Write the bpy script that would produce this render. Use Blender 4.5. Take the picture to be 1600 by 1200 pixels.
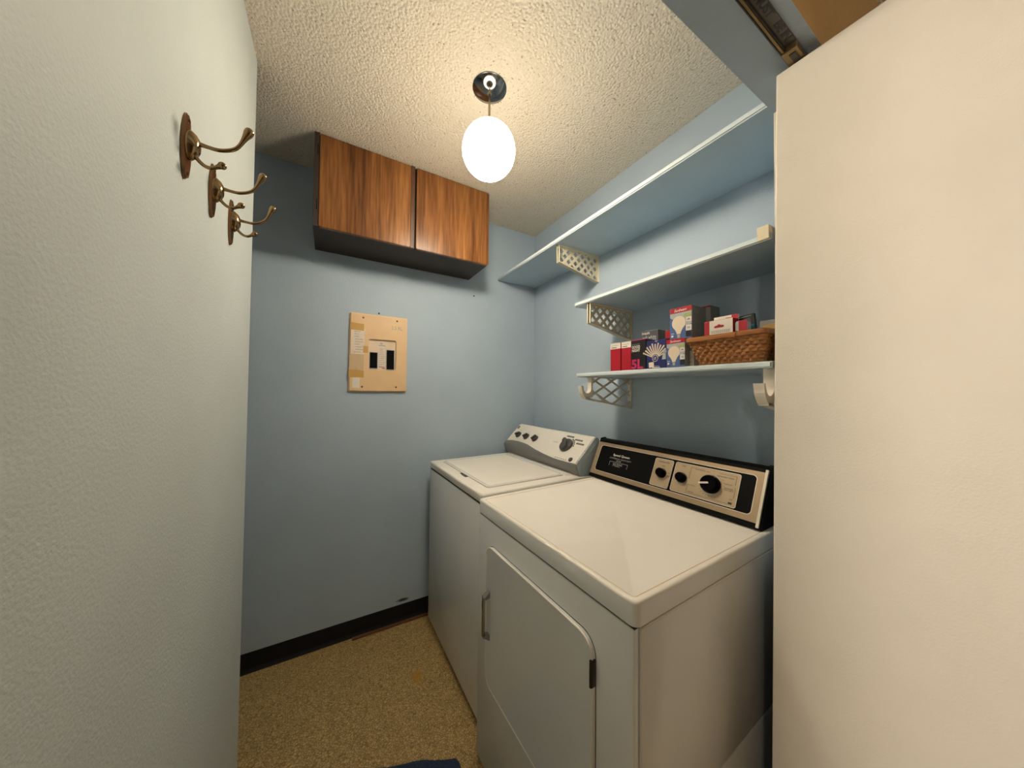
import bpy, bmesh, math, random
from mathutils import Matrix, Vector
random.seed(4)
PI = math.pi
SC = bpy.context.scene
COL = SC.collection
for _o in list(bpy.data.objects):
    bpy.data.objects.remove(_o)

# ------------------------------------------------------------------ camera, world, exposure
def setup_camera():
    yaw, pitch, roll = 0.5252516, 0.0226589, 0.0096255
    f = Vector((math.sin(yaw)*math.cos(pitch), math.cos(yaw)*math.cos(pitch), math.sin(pitch)))
    r = Vector((math.cos(yaw), -math.sin(yaw), 0)); u = r.cross(f)
    c, s = math.cos(roll), math.sin(roll)
    r2, u2 = c*r+s*u, -s*r+c*u
    cam = bpy.data.cameras.new('camera'); o = bpy.data.objects.new('camera', cam); COL.objects.link(o)
    cam.sensor_fit = 'HORIZONTAL'; cam.sensor_width = 36.0
    cam.lens = 492.322/1600*36.0; cam.clip_start = 0.01
    m = Matrix((r2, u2, -f)).transposed().to_4x4()
    m.translation = (-1.29436, -1.91646, 1.32560)
    o.matrix_world = m
    SC.camera = o
setup_camera()
SC.view_settings.view_transform = 'Standard'
SC.view_settings.look = 'None'
SC.view_settings.gamma = 1.0
SC.view_settings.use_curve_mapping = False
SC.view_settings.exposure = 0.0
W = bpy.data.worlds.new('world'); SC.world = W; W.use_nodes = True
W.node_tree.nodes['Background'].inputs[0].default_value = (0.9, 0.95, 1.0, 1)
W.node_tree.nodes['Background'].inputs[1].default_value = 0.02
LAMP_STRENGTH = 124.0
LAMP_COLOR = (1.0, 0.85, 0.64, 1)
HALL_POWER = 44.0
H = 2.469           # ceiling height
def hall_light():
    l = bpy.data.lights.new('hall_light', 'AREA'); l.energy = HALL_POWER; l.color = (1.0, 0.88, 0.73); l.shape = 'DISK'; l.size = 0.45
    o = bpy.data.objects.new('hall_light', l); COL.objects.link(o); o.location = (-3.2, -2.80, 1.75)
    o.rotation_euler = Vector((-2.75, -1.05, 0.40)).to_track_quat('Z', 'Y').to_euler()      # shines down the hall onto the folded door
hall_light()

# ------------------------------------------------------------------ materials
MATS = {}
def mat(name, col, rough=0.5, metal=0.0, spec=0.5, noise=0.0, nscale=60.0, bump=0.0, bscale=200.0, bdist=0.002, emit=None, coat=0.0):
    if name in MATS: return MATS[name]
    m = bpy.data.materials.new(name); m.use_nodes = True; nt = m.node_tree; N = nt.nodes; L = nt.links
    b = N['Principled BSDF']
    b.inputs['Base Color'].default_value = (*col, 1); b.inputs['Roughness'].default_value = rough
    b.inputs['Metallic'].default_value = metal; b.inputs['Specular IOR Level'].default_value = spec
    if coat: b.inputs['Coat Weight'].default_value = coat; b.inputs['Coat Roughness'].default_value = 0.1
    tc = N.new('ShaderNodeTexCoord')
    if noise > 0:
        n = N.new('ShaderNodeTexNoise'); n.inputs['Scale'].default_value = nscale; n.inputs['Detail'].default_value = 4
        L.new(tc.outputs['Object'], n.inputs['Vector'])
        r = N.new('ShaderNodeValToRGB')
        r.color_ramp.elements[0].position = 0.3; r.color_ramp.elements[1].position = 0.7
        r.color_ramp.elements[0].color = (*[c*(1-noise) for c in col], 1)
        r.color_ramp.elements[1].color = (*[min(1, c*(1+noise*0.6)) for c in col], 1)
        L.new(n.outputs['Fac'], r.inputs['Fac']); L.new(r.outputs['Color'], b.inputs['Base Color'])
    if bump > 0:
        n2 = N.new('ShaderNodeTexNoise'); n2.inputs['Scale'].default_value = bscale; n2.inputs['Detail'].default_value = 3
        L.new(tc.outputs['Object'], n2.inputs['Vector'])
        bp = N.new('ShaderNodeBump'); bp.inputs['Strength'].default_value = bump; bp.inputs['Distance'].default_value = bdist
        L.new(n2.outputs['Fac'], bp.inputs['Height']); L.new(bp.outputs['Normal'], b.inputs['Normal'])
    if emit:
        b.inputs['Emission Color'].default_value = (*emit[0], 1); b.inputs['Emission Strength'].default_value = emit[1]
    MATS[name] = m
    return m

def popcorn_material():
    m = bpy.data.materials.new('popcorn'); m.use_nodes = True; N = m.node_tree.nodes; L = m.node_tree.links
    b = N['Principled BSDF']; b.inputs['Roughness'].default_value = 0.95; b.inputs['Specular IOR Level'].default_value = 0.1
    tc = N.new('ShaderNodeTexCoord')
    n = N.new('ShaderNodeTexNoise'); n.inputs['Scale'].default_value = 150; n.inputs['Detail'].default_value = 4; n.inputs['Roughness'].default_value = 0.6
    v = N.new('ShaderNodeTexVoronoi'); v.inputs['Scale'].default_value = 110; v.inputs['Randomness'].default_value = 1.0
    L.new(tc.outputs['Object'], n.inputs['Vector']); L.new(tc.outputs['Object'], v.inputs['Vector'])
    mm = N.new('ShaderNodeMath'); mm.operation = 'SUBTRACT'
    L.new(n.outputs['Fac'], mm.inputs[0]); L.new(v.outputs['Distance'], mm.inputs[1])
    bp = N.new('ShaderNodeBump'); bp.inputs['Strength'].default_value = 0.6; bp.inputs['Distance'].default_value = 0.007
    L.new(mm.outputs[0], bp.inputs['Height']); L.new(bp.outputs['Normal'], b.inputs['Normal'])
    # shade of the pits between the crumbs, put into the colour
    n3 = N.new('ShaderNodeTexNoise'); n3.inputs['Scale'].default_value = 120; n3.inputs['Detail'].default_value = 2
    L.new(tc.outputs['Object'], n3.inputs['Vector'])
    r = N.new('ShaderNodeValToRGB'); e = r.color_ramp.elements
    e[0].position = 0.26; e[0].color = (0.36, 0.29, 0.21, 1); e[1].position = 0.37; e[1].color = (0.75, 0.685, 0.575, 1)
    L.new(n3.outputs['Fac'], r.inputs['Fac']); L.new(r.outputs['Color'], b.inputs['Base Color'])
    MATS['popcorn'] = m
    return m

def blob(N, L, tc, centre, rx, ry, rz, soft, nscale=60, warp=0.4):
    """0..1 mask of an irregular patch around a point (object space)."""
    mp = N.new('ShaderNodeVectorMath'); mp.operation = 'SUBTRACT'; mp.inputs[1].default_value = centre
    L.new(tc.outputs['Object'], mp.inputs[0])
    dv = N.new('ShaderNodeVectorMath'); dv.operation = 'DIVIDE'; dv.inputs[1].default_value = (rx, ry, rz)
    L.new(mp.outputs[0], dv.inputs[0])
    ln = N.new('ShaderNodeVectorMath'); ln.operation = 'LENGTH'; L.new(dv.outputs[0], ln.inputs[0])
    n = N.new('ShaderNodeTexNoise'); n.inputs['Scale'].default_value = nscale; L.new(tc.outputs['Object'], n.inputs['Vector'])
    a = N.new('ShaderNodeMath'); a.operation = 'MULTIPLY_ADD'; a.inputs[1].default_value = warp*4; L.new(n.outputs['Fac'], a.inputs[0])
    s = N.new('ShaderNodeMath'); s.operation = 'SUBTRACT'; s.inputs[1].default_value = warp*2; L.new(ln.outputs['Value'], s.inputs[0])
    L.new(s.outputs[0], a.inputs[2])
    mr = N.new('ShaderNodeMapRange'); mr.inputs['From Min'].default_value = 1+soft; mr.inputs['From Max'].default_value = 1-soft
    L.new(a.outputs[0], mr.inputs['Value'])
    return mr.outputs['Result']

def floor_material():
    m = bpy.data.materials.new('pebble_vinyl'); m.use_nodes = True; N = m.node_tree.nodes; L = m.node_tree.links
    b = N['Principled BSDF']; b.inputs['Roughness'].default_value = 0.55; b.inputs['Specular IOR Level'].default_value = 0.3
    tc = N.new('ShaderNodeTexCoord')
    v = N.new('ShaderNodeTexVoronoi'); v.feature = 'DISTANCE_TO_EDGE'; v.inputs['Scale'].default_value = 115
    v2 = N.new('ShaderNodeTexVoronoi'); v2.inputs['Scale'].default_value = 115
    for k in (v, v2): L.new(tc.outputs['Object'], k.inputs['Vector'])
    r = N.new('ShaderNodeValToRGB'); e = r.color_ramp.elements
    e[0].position = 0.0; e[0].color = (0.20, 0.125, 0.04, 1); e[1].position = 0.16; e[1].color = (0.46, 0.325, 0.14, 1)
    L.new(v.outputs['Distance'], r.inputs['Fac'])
    hs = N.new('ShaderNodeHueSaturation'); L.new(r.outputs['Color'], hs.inputs['Color'])
    sp = N.new('ShaderNodeSeparateColor'); L.new(v2.outputs['Color'], sp.inputs['Color'])
    mr = N.new('ShaderNodeMapRange'); mr.inputs['To Min'].default_value = 0.82; mr.inputs['To Max'].default_value = 1.14
    L.new(sp.outputs['Red'], mr.inputs['Value']); L.new(mr.outputs['Result'], hs.inputs['Value'])
    mx = N.new('ShaderNodeMix'); mx.data_type = 'RGBA'
    L.new(hs.outputs['Color'], mx.inputs[6]); mx.inputs[7].default_value = (0.42, 0.20, 0.03, 1)
    k = blob(N, L, tc, (-0.916, -0.414, 0.0), 0.022, 0.030, 1.0, 0.35, 45, 0.35)
    ml = N.new('ShaderNodeMath'); ml.operation = 'MULTIPLY'; ml.inputs[1].default_value = 0.75; L.new(k, ml.inputs[0])
    L.new(ml.outputs[0], mx.inputs[0]); L.new(mx.outputs[2], b.inputs['Base Color'])
    MATS['pebble'] = m
    return m

def wall_material(name, col, scuff=None):
    m = bpy.data.materials.new(name); m.use_nodes = True; N = m.node_tree.nodes; L = m.node_tree.links
    b = N['Principled BSDF']; b.inputs['Roughness'].default_value = 0.55; b.inputs['Specular IOR Level'].default_value = 0.3
    tc = N.new('ShaderNodeTexCoord')
    n = N.new('ShaderNodeTexNoise'); n.inputs['Scale'].default_value = 170; n.inputs['Detail'].default_value = 3
    L.new(tc.outputs['Object'], n.inputs['Vector'])
    bp = N.new('ShaderNodeBump'); bp.inputs['Strength'].default_value = 0.35; bp.inputs['Distance'].default_value = 0.003
    L.new(n.outputs['Fac'], bp.inputs['Height']); L.new(bp.outputs['Normal'], b.inputs['Normal'])
    n2 = N.new('ShaderNodeTexNoise'); n2.inputs['Scale'].default_value = 2.5; n2.inputs['Detail'].default_value = 3
    L.new(tc.outputs['Object'], n2.inputs['Vector'])
    r = N.new('ShaderNodeValToRGB'); e = r.color_ramp.elements
    e[0].position = 0.35; e[1].position = 0.65
    e[0].color = (*[c*0.96 for c in col], 1); e[1].color = (*[c*1.03 for c in col], 1)
    L.new(n2.outputs['Fac'], r.inputs['Fac'])
    out = r.outputs['Color']
    if scuff:
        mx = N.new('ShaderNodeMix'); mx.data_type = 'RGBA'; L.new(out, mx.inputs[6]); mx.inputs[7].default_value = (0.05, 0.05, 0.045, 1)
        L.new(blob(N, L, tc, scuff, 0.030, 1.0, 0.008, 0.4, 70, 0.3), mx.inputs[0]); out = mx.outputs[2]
    L.new(out, b.inputs['Base Color'])
    MATS[name] = m
    return m

def wood_material(name, dark, mid, light, axis='Z', scale=1.0, rough=0.32, seed=0.0):
    m = bpy.data.materials.new(name); m.use_nodes = True; N = m.node_tree.nodes; L = m.node_tree.links
    b = N['Principled BSDF']; b.inputs['Roughness'].default_value = rough; b.inputs['Specular IOR Level'].default_value = 0.4
    tc = N.new('ShaderNodeTexCoord'); mp = N.new('ShaderNodeMapping')
    st = {'Z': (1, 1, 0.055), 'Y': (1, 0.10, 1), 'X': (0.10, 1, 1)}[axis]
    mp.inputs['Scale'].default_value = [s*scale for s in st]; mp.inputs['Location'].default_value = (seed, seed*0.3, seed*0.7)
    L.new(tc.outputs['Object'], mp.inputs['Vector'])
    n1 = N.new('ShaderNodeTexNoise'); n1.inputs['Scale'].default_value = 11; n1.inputs['Detail'].default_value = 5; n1.inputs['Distortion'].default_value = 1.1
    L.new(mp.outputs[0], n1.inputs['Vector'])
    n2 = N.new('ShaderNodeTexNoise'); n2.inputs['Scale'].default_value = 95; n2.inputs['Detail'].default_value = 6
    L.new(mp.outputs[0], n2.inputs['Vector'])
    mx = N.new('ShaderNodeMath'); mx.operation = 'MULTIPLY_ADD'; mx.inputs[1].default_value = 0.45
    L.new(n2.outputs['Fac'], mx.inputs[0])
    sc = N.new('ShaderNodeMath'); sc.operation = 'MULTIPLY'; sc.inputs[1].default_value = 0.6; L.new(n1.outputs['Fac'], sc.inputs[0])
    L.new(sc.outputs[0], mx.inputs[2])
    r = N.new('ShaderNodeValToRGB'); e = r.color_ramp.elements
    e[0].position = 0.36; e[0].color = (*dark, 1); e[1].position = 0.68; e[1].color = (*light, 1)
    k = e.new(0.5); k.color = (*mid, 1)
    L.new(mx.outputs[0], r.inputs['Fac']); L.new(r.outputs['Color'], b.inputs['Base Color'])
    MATS[name] = m
    return m

BLUE = (0.405, 0.50, 0.605)
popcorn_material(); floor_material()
wall_material('wall_blue', BLUE)
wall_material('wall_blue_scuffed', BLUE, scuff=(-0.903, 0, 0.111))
wall_material('wall_white', (0.52, 0.57, 0.565))
wall_material('hall_paint', (0.22, 0.19, 0.16))
wall_material('wall_beige', (0.70, 0.44, 0.19))
mat('door_paint', (0.84, 0.79, 0.70), 0.5, noise=0.04, nscale=6, bump=0.25, bscale=260, bdist=0.0015)
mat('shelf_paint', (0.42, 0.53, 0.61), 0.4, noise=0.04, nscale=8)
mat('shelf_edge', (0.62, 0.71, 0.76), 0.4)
mat('cream_plastic', (0.74, 0.66, 0.50), 0.4)
mat('pale_plastic', (0.72, 0.68, 0.60), 0.35)
mat('black_vinyl', (0.008, 0.008, 0.009), 0.6, spec=0.25)
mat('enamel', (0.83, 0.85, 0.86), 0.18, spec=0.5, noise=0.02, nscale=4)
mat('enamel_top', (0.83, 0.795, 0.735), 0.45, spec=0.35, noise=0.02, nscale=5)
mat('enamel_rim_tan', (0.60, 0.44, 0.30), 0.5)
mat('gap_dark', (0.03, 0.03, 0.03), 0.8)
mat('console_white', (0.78, 0.75, 0.70), 0.35)
mat('console_grey', (0.20, 0.20, 0.195), 0.38, metal=0.25)
mat('console_side', (0.55, 0.62, 0.66), 0.4)
mat('knob_grey', (0.055, 0.053, 0.05), 0.35)
mat('knob_ring', (0.45, 0.44, 0.42), 0.3, metal=0.6)
mat('print_dark', (0.05, 0.045, 0.045), 0.6)
mat('print_grey', (0.33, 0.31, 0.30), 0.6)
mat('black_gloss', (0.003, 0.003, 0.0035), 0.3, spec=0.035)
mat('black_satin', (0.004, 0.004, 0.004), 0.5, spec=0.08)
mat('bronze_trim', (0.40, 0.30, 0.19), 0.38, metal=0.55, noise=0.05, nscale=30)
mat('bronze_plate', (0.46, 0.36, 0.24), 0.42, metal=0.45, noise=0.04, nscale=40)
mat('chrome', (0.75, 0.73, 0.70), 0.15, metal=1.0)
mat('handle_metal', (0.38, 0.36, 0.33), 0.22, metal=1.0)
mat('hinge_dark', (0.05, 0.045, 0.04), 0.35, metal=0.8)
mat('silver_line', (0.72, 0.66, 0.56), 0.3, metal=0.4)
mat('canopy_metal', (0.20, 0.205, 0.21), 0.10, metal=1.0)
mat('rod_metal', (0.35, 0.29, 0.20), 0.25, metal=1.0)
mat('brass', (0.29, 0.19, 0.095), 0.16, metal=1.0)
mat('brass_plate', (0.20, 0.10, 0.05), 0.28, metal=0.9)
mat('track_dark', (0.05, 0.042, 0.034), 0.45, metal=0.4)
mat('track_grey', (0.13, 0.12, 0.105), 0.5, metal=0.3)
mat('track_brass', (0.24, 0.17, 0.08), 0.4, metal=0.7)
mat('panel_beige', (0.74, 0.52, 0.30), 0.4, noise=0.03, nscale=20)
mat('panel_inner', (0.74, 0.60, 0.45), 0.5)
mat('tape', (0.55, 0.33, 0.10), 0.3)
mat('clear_tape', (0.62, 0.47, 0.30), 0.08, spec=0.8)
mat('paper', (0.72, 0.62, 0.54), 0.6, noise=0.08, nscale=90)
mat('red_print', (0.38, 0.008, 0.024), 0.4)
mat('magenta_print', (0.55, 0.02, 0.12), 0.4)
mat('white_print', (0.75, 0.70, 0.64), 0.5)
mat('cream_print', (0.72, 0.62, 0.48), 0.5)
mat('black_print', (0.012, 0.012, 0.014), 0.35)
mat('navy_print', (0.018, 0.025, 0.13), 0.35)
mat('blue_print', (0.065, 0.12, 0.30), 0.4)
mat('light_blue_print', (0.10, 0.30, 0.52), 0.4)
mat('grey_print', (0.40, 0.44, 0.46), 0.5)
mat('carton_grey', (0.26, 0.27, 0.26), 0.5, noise=0.12, nscale=60)
mat('carton_dark', (0.06, 0.075, 0.085), 0.45)
mat('teal_print', (0.02, 0.16, 0.22), 0.4)
mat('green_print', (0.35, 0.45, 0.16), 0.5)
mat('orange_print', (0.72, 0.25, 0.12), 0.5)
mat('silver_plastic', (0.55, 0.54, 0.55), 0.25, metal=0.3)
mat('clear_plastic', (0.42, 0.45, 0.47), 0.12, spec=0.8)
mat('rug_blue', (0.05, 0.085, 0.15), 0.95, spec=0.1, noise=0.35, nscale=220, bump=1.0, bscale=420, bdist=0.01)
mat('red_wood', (0.13, 0.045, 0.018), 0.5, noise=0.2, nscale=40)
mat('walnut_mid', (0.075, 0.03, 0.012), 0.5, noise=0.15, nscale=30)
mat('walnut_dark', (0.028, 0.016, 0.010), 0.55, noise=0.15, nscale=30)
mat('wicker_dark', (0.07, 0.025, 0.008), 0.7)
mat('screw_metal', (0.16, 0.13, 0.09), 0.4, metal=0.8)
wood_material('walnut', (0.06, 0.019, 0.004), (0.165, 0.062, 0.015), (0.32, 0.14, 0.04), 'Z', 1.0)
wood_material('wicker', (0.16, 0.055, 0.013), (0.33, 0.13, 0.035), (0.48, 0.22, 0.07), 'Y', 2.2, rough=0.5)
wood_material('wicker_rim', (0.20, 0.075, 0.02), (0.38, 0.155, 0.045), (0.5, 0.23, 0.075), 'Y', 2.0, rough=0.45)

# ------------------------------------------------------------------ mesh helpers
def bm_new(): return bmesh.new()
def box(bm, x0, x1, y0, y1, z0, z1, bev=0.0, seg=2, mi=0):
    x0, x1 = sorted((x0, x1)); y0, y1 = sorted((y0, y1)); z0, z1 = sorted((z0, z1))
    m = Matrix.Translation(((x0+x1)/2, (y0+y1)/2, (z0+z1)/2)) @ Matrix.Diagonal((x1-x0, y1-y0, z1-z0, 1))
    r = bmesh.ops.create_cube(bm, size=1.0, matrix=m)
    fs = list({f for v in r['verts'] for f in v.link_faces})
    for f in fs: f.material_index = mi
    if bev > 0:
        es = list({e for v in r['verts'] for e in v.link_edges})
        bmesh.ops.bevel(bm, geom=es, offset=bev, segments=seg, affect='EDGES', profile=0.5)
    return r
def frame(O, u, v):
    u = Vector(u).normalized(); v = Vector(v).normalized(); n = u.cross(v)
    m = Matrix((u, v, n)).transposed().to_4x4(); m.translation = Vector(O)
    return m
def prism(bm, pts, h0, h1, M=None, mi=0):
    """extrude a 2-D polygon from h0 to h1 along the frame normal"""
    M = M or Matrix.Identity(4)
    lo = [bm.verts.new(M @ Vector((p[0], p[1], h0))) for p in pts]
    hi = [bm.verts.new(M @ Vector((p[0], p[1], h1))) for p in pts]
    n = len(pts)
    fs = [bm.faces.new(hi), bm.faces.new(list(reversed(lo)))]
    for i in range(n):
        fs.append(bm.faces.new((lo[i], lo[(i+1) % n], hi[(i+1) % n], hi[i])))
    for f in fs: f.material_index = mi
    return fs
def rrect(x0, x1, y0, y1, r, seg=6):
    pts = []
    for cx, cy, a0 in ((x1-r, y1-r, 0), (x0+r, y1-r, 90), (x0+r, y0+r, 180), (x1-r, y0+r, 270)):
        for k in range(seg+1):
            a = math.radians(a0+90*k/seg); pts.append((cx+r*math.cos(a), cy+r*math.sin(a)))
    return pts
def circ(cx, cy, r, n=32): return [(cx+r*math.cos(2*PI*k/n), cy+r*math.sin(2*PI*k/n)) for k in range(n)]
def ring_strip(bm, outer, inner, h0, h1, M=None, mi=0):
    """flat band between two outlines with the same number of points"""
    M = M or Matrix.Identity(4); n = len(outer)
    V = lambda p, h: bm.verts.new(M @ Vector((p[0], p[1], h)))
    oh = [V(p, h1) for p in outer]; ih = [V(p, h1) for p in inner]; ol = [V(p, h0) for p in outer]; il = [V(p, h0) for p in inner]
    for i in range(n):
        j = (i+1) % n
        for q in ((oh[i], oh[j], ih[j], ih[i]), (ol[j], ol[i], il[i], il[j]), (ol[i], ol[j], oh[j], oh[i]), (il[j], il[i], ih[i], ih[j])):
            bm.faces.new(q).material_index = mi
def lathe(bm, prof, n=32, M=None, mi=0, close=True):
    M = M or Matrix.Identity(4); rows = []
    for r, z in prof:
        if r < 1e-6: rows.append([bm.verts.new(M @ Vector((0, 0, z)))])
        else: rows.append([bm.verts.new(M @ Vector((r*math.cos(2*PI*k/n), r*math.sin(2*PI*k/n), z))) for k in range(n)])
    for a, b in zip(rows, rows[1:]):
        for k in range(n):
            j = (k+1) % n
            if len(a) == 1 and len(b) == 1: continue
            if len(a) == 1: f = bm.faces.new((a[0], b[j], b[k]))
            elif len(b) == 1: f = bm.faces.new((a[k], a[j], b[0]))
            else: f = bm.faces.new((a[k], a[j], b[j], b[k]))
            f.material_index = mi; f.smooth = True
def tube(bm, pts, radii, n=12, mi=0):
    """round tube through points; caps closed"""
    P = [Vector(p) for p in pts]
    if not isinstance(radii, (list, tuple)): radii = [radii]*len(P)
    rings = []; ref = None
    for i, p in enumerate(P):
        t = (P[min(i+1, len(P)-1)]-P[max(i-1, 0)]).normalized()
        if ref is None:
            ref = Vector((0, 0, 1)) if abs(t.z) < 0.9 else Vector((1, 0, 0))
        a = (ref-t*ref.dot(t)).normalized(); b = t.cross(a); ref = a
        rings.append([bm.verts.new(p+radii[i]*(math.cos(2*PI*k/n)*a+math.sin(2*PI*k/n)*b)) for k in range(n)])
    for a, b in zip(rings, rings[1:]):
        for k in range(n):
            j = (k+1) % n; f = bm.faces.new((a[k], a[j], b[j], b[k])); f.smooth = True; f.material_index = mi
    bm.faces.new(list(reversed(rings[0]))).material_index = mi; bm.faces.new(rings[-1]).material_index = mi
def spline(P, n=8):
    """Catmull-Rom through the given tuples"""
    P = [Vector(p) for p in P]; out = []
    Q = [2*P[0]-P[1]]+P+[2*P[-1]-P[-2]]
    for i in range(1, len(Q)-2):
        for k in range(n):
            t = k/n; a, b, c, d = Q[i-1], Q[i], Q[i+1], Q[i+2]
            out.append(0.5*((2*b)+(c-a)*t+(2*a-5*b+4*c-d)*t*t+(3*b-a-3*c+d)*t**3))
    out.append(P[-1]); return out
def obj(name, bm, mats, parent=None, smooth=None, loc=None):
    bmesh.ops.recalc_face_normals(bm, faces=bm.faces)
    me = bpy.data.meshes.new(name); bm.to_mesh(me); bm.free()
    if not isinstance(mats, (list, tuple)): mats = [mats]
    for m in mats: me.materials.append(MATS[m])
    o = bpy.data.objects.new(name, me); COL.objects.link(o)
    if parent: o.parent = parent
    if loc: o.location = loc
    if smooth is not None:
        for p in me.polygons: p.use_smooth = True
        try: me.set_sharp_from_angle(angle=math.radians(smooth))
        except Exception: pass
    return o
def tag(o, label, cat, group=None):
    o['label'] = label; o['category'] = cat
    if group: o['group'] = group
    return o
def thing(name, label, cat, loc=(0, 0, 0), rz=0.0, group=None):
    o = bpy.data.objects.new(name, None); COL.objects.link(o); o.empty_display_size = 0.05
    o.location = loc; o.rotation_euler = (0, 0, rz)
    return tag(o, label, cat, group)
def struct(name, bm, m, parent=None, smooth=None):
    o = obj(name, bm, m, parent, smooth)
    if not parent: o['kind'] = 'structure'
    return o
_dg_text = {}
def lettering(name, text, M, w, h, m, parent, t=0.0004, bold=0.0, shear=0.0):
    """mesh lettering fitted to w x h, lower left corner at the frame origin"""
    cu = bpy.data.curves.new('lettering_curve', 'FONT'); cu.body = text; cu.size = 1.0; cu.extrude = 0.01; cu.offset = bold; cu.shear = shear
    cu.resolution_u = 3; cu.space_line = 0.85
    to = bpy.data.objects.new('lettering_curve', cu); COL.objects.link(to)
    bpy.context.view_layer.update()
    me = bpy.data.meshes.new_from_object(to.evaluated_get(bpy.context.evaluated_depsgraph_get()))
    bpy.data.objects.remove(to); bpy.data.curves.remove(cu)
    xs = [v.co.x for v in me.vertices]; ys = [v.co.y for v in me.vertices]
    x0, x1, y0, y1 = min(xs), max(xs), min(ys), max(ys)
    for v in me.vertices:
        v.co = M @ Vector(((v.co.x-x0)/(x1-x0)*w, (v.co.y-y0)/(y1-y0)*h, (v.co.z+0.01)/0.02*t))
    me.materials.clear(); me.materials.append(MATS[m]); me.name = name
    o = bpy.data.objects.new(name, me); COL.objects.link(o); o.parent = parent
    return o
def shift(M, x, y, z=0.0): return M @ Matrix.Translation((x, y, z))

# ------------------------------------------------------------------ the setting
XL, YL = -1.535, -0.531      # face and end of the white wall stub on the left
YF, YO, ZS, XJ = -1.546, -1.673, 2.082, -0.272
b = bm_new(); box(b, -3.4, 1.1, -3.6, 0.1, -0.06, 0.0); struct('floor', b, 'pebble')
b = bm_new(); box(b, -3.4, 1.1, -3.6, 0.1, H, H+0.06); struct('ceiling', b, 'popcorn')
b = bm_new(); box(b, -2.3, 0.1, 0.0, 0.1, 0, H); struct('wall_back', b, 'wall_blue_scuffed')
b = bm_new(); box(b, 0.0, 0.1, YF, 0.0, 0, H); struct('wall_right', b, 'wall_blue')
b = bm_new(); box(b, -3.3, XL, -2.12, YL, 0, H); struct('wall_left', b, 'wall_white')
b = bm_new(); box(b, -2.3, -2.2, YL, 0.0, 0, H); struct('wall_far_left', b, 'wall_blue')
def front_wall():
    b = bm_new()
    box(b, XL, 1.1, YO, YF, ZS, H); box(b, XJ, 1.1, YO, YF, 0, ZS)
    for f in b.faces:
        f.normal_update()
        if f.normal.y < -0.9: f.material_index = 1
        elif f.normal.x < -0.9 and f.calc_center_median().z < ZS: f.material_index = 2
    struct('wall_front', b, ['wall_blue', 'wall_beige', 'door_paint'])
front_wall()
b = bm_new(); box(b, -3.3, 1.1, -3.6, -3.5, 0, H); struct('wall_hall_back', b, 'hall_paint')
b = bm_new(); box(b, 1.1, 1.2, -3.5, YF, 0, H); struct('wall_hall_right', b, 'hall_paint')
b = bm_new(); box(b, -3.4, -3.3, -3.5, -2.12, 0, H); struct('wall_hall_left', b, 'hall_paint')
def baseboard():
    b = bm_new()
    prof = [(0.0, 0.0), (-0.016, 0.0), (-0.012, 0.004), (-0.006, 0.016), (-0.004, 0.084), (-0.002, 0.088), (0.0, 0.088)]
    M = frame((-2.2, 0, 0), (0, 1, 0), (0, 0, 1))    # normal +X
    prism(b, prof, 0.0, 2.2, M); struct('baseboard_back', b, 'black_vinyl')
baseboard()
def bifold():
    d = bpy.data.objects.new('door_1', None); COL.objects.link(d); d['kind'] = 'structure'
    d.location = (-0.415, -1.603, 2.06); d.rotation_euler = (0.0125, 0, 0)
    b = bm_new(); box(b, 0, 0.030, -0.335, 0.0, -2.045, 0.0, 0.0025); obj('door_leaf', b, 'door_paint', d)
    b = bm_new(); box(b, 0.036, 0.066, -0.335, 0.0, -2.045, 0.0, 0.0025); obj('door_leaf', b, 'door_paint', d)
bifold()

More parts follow.
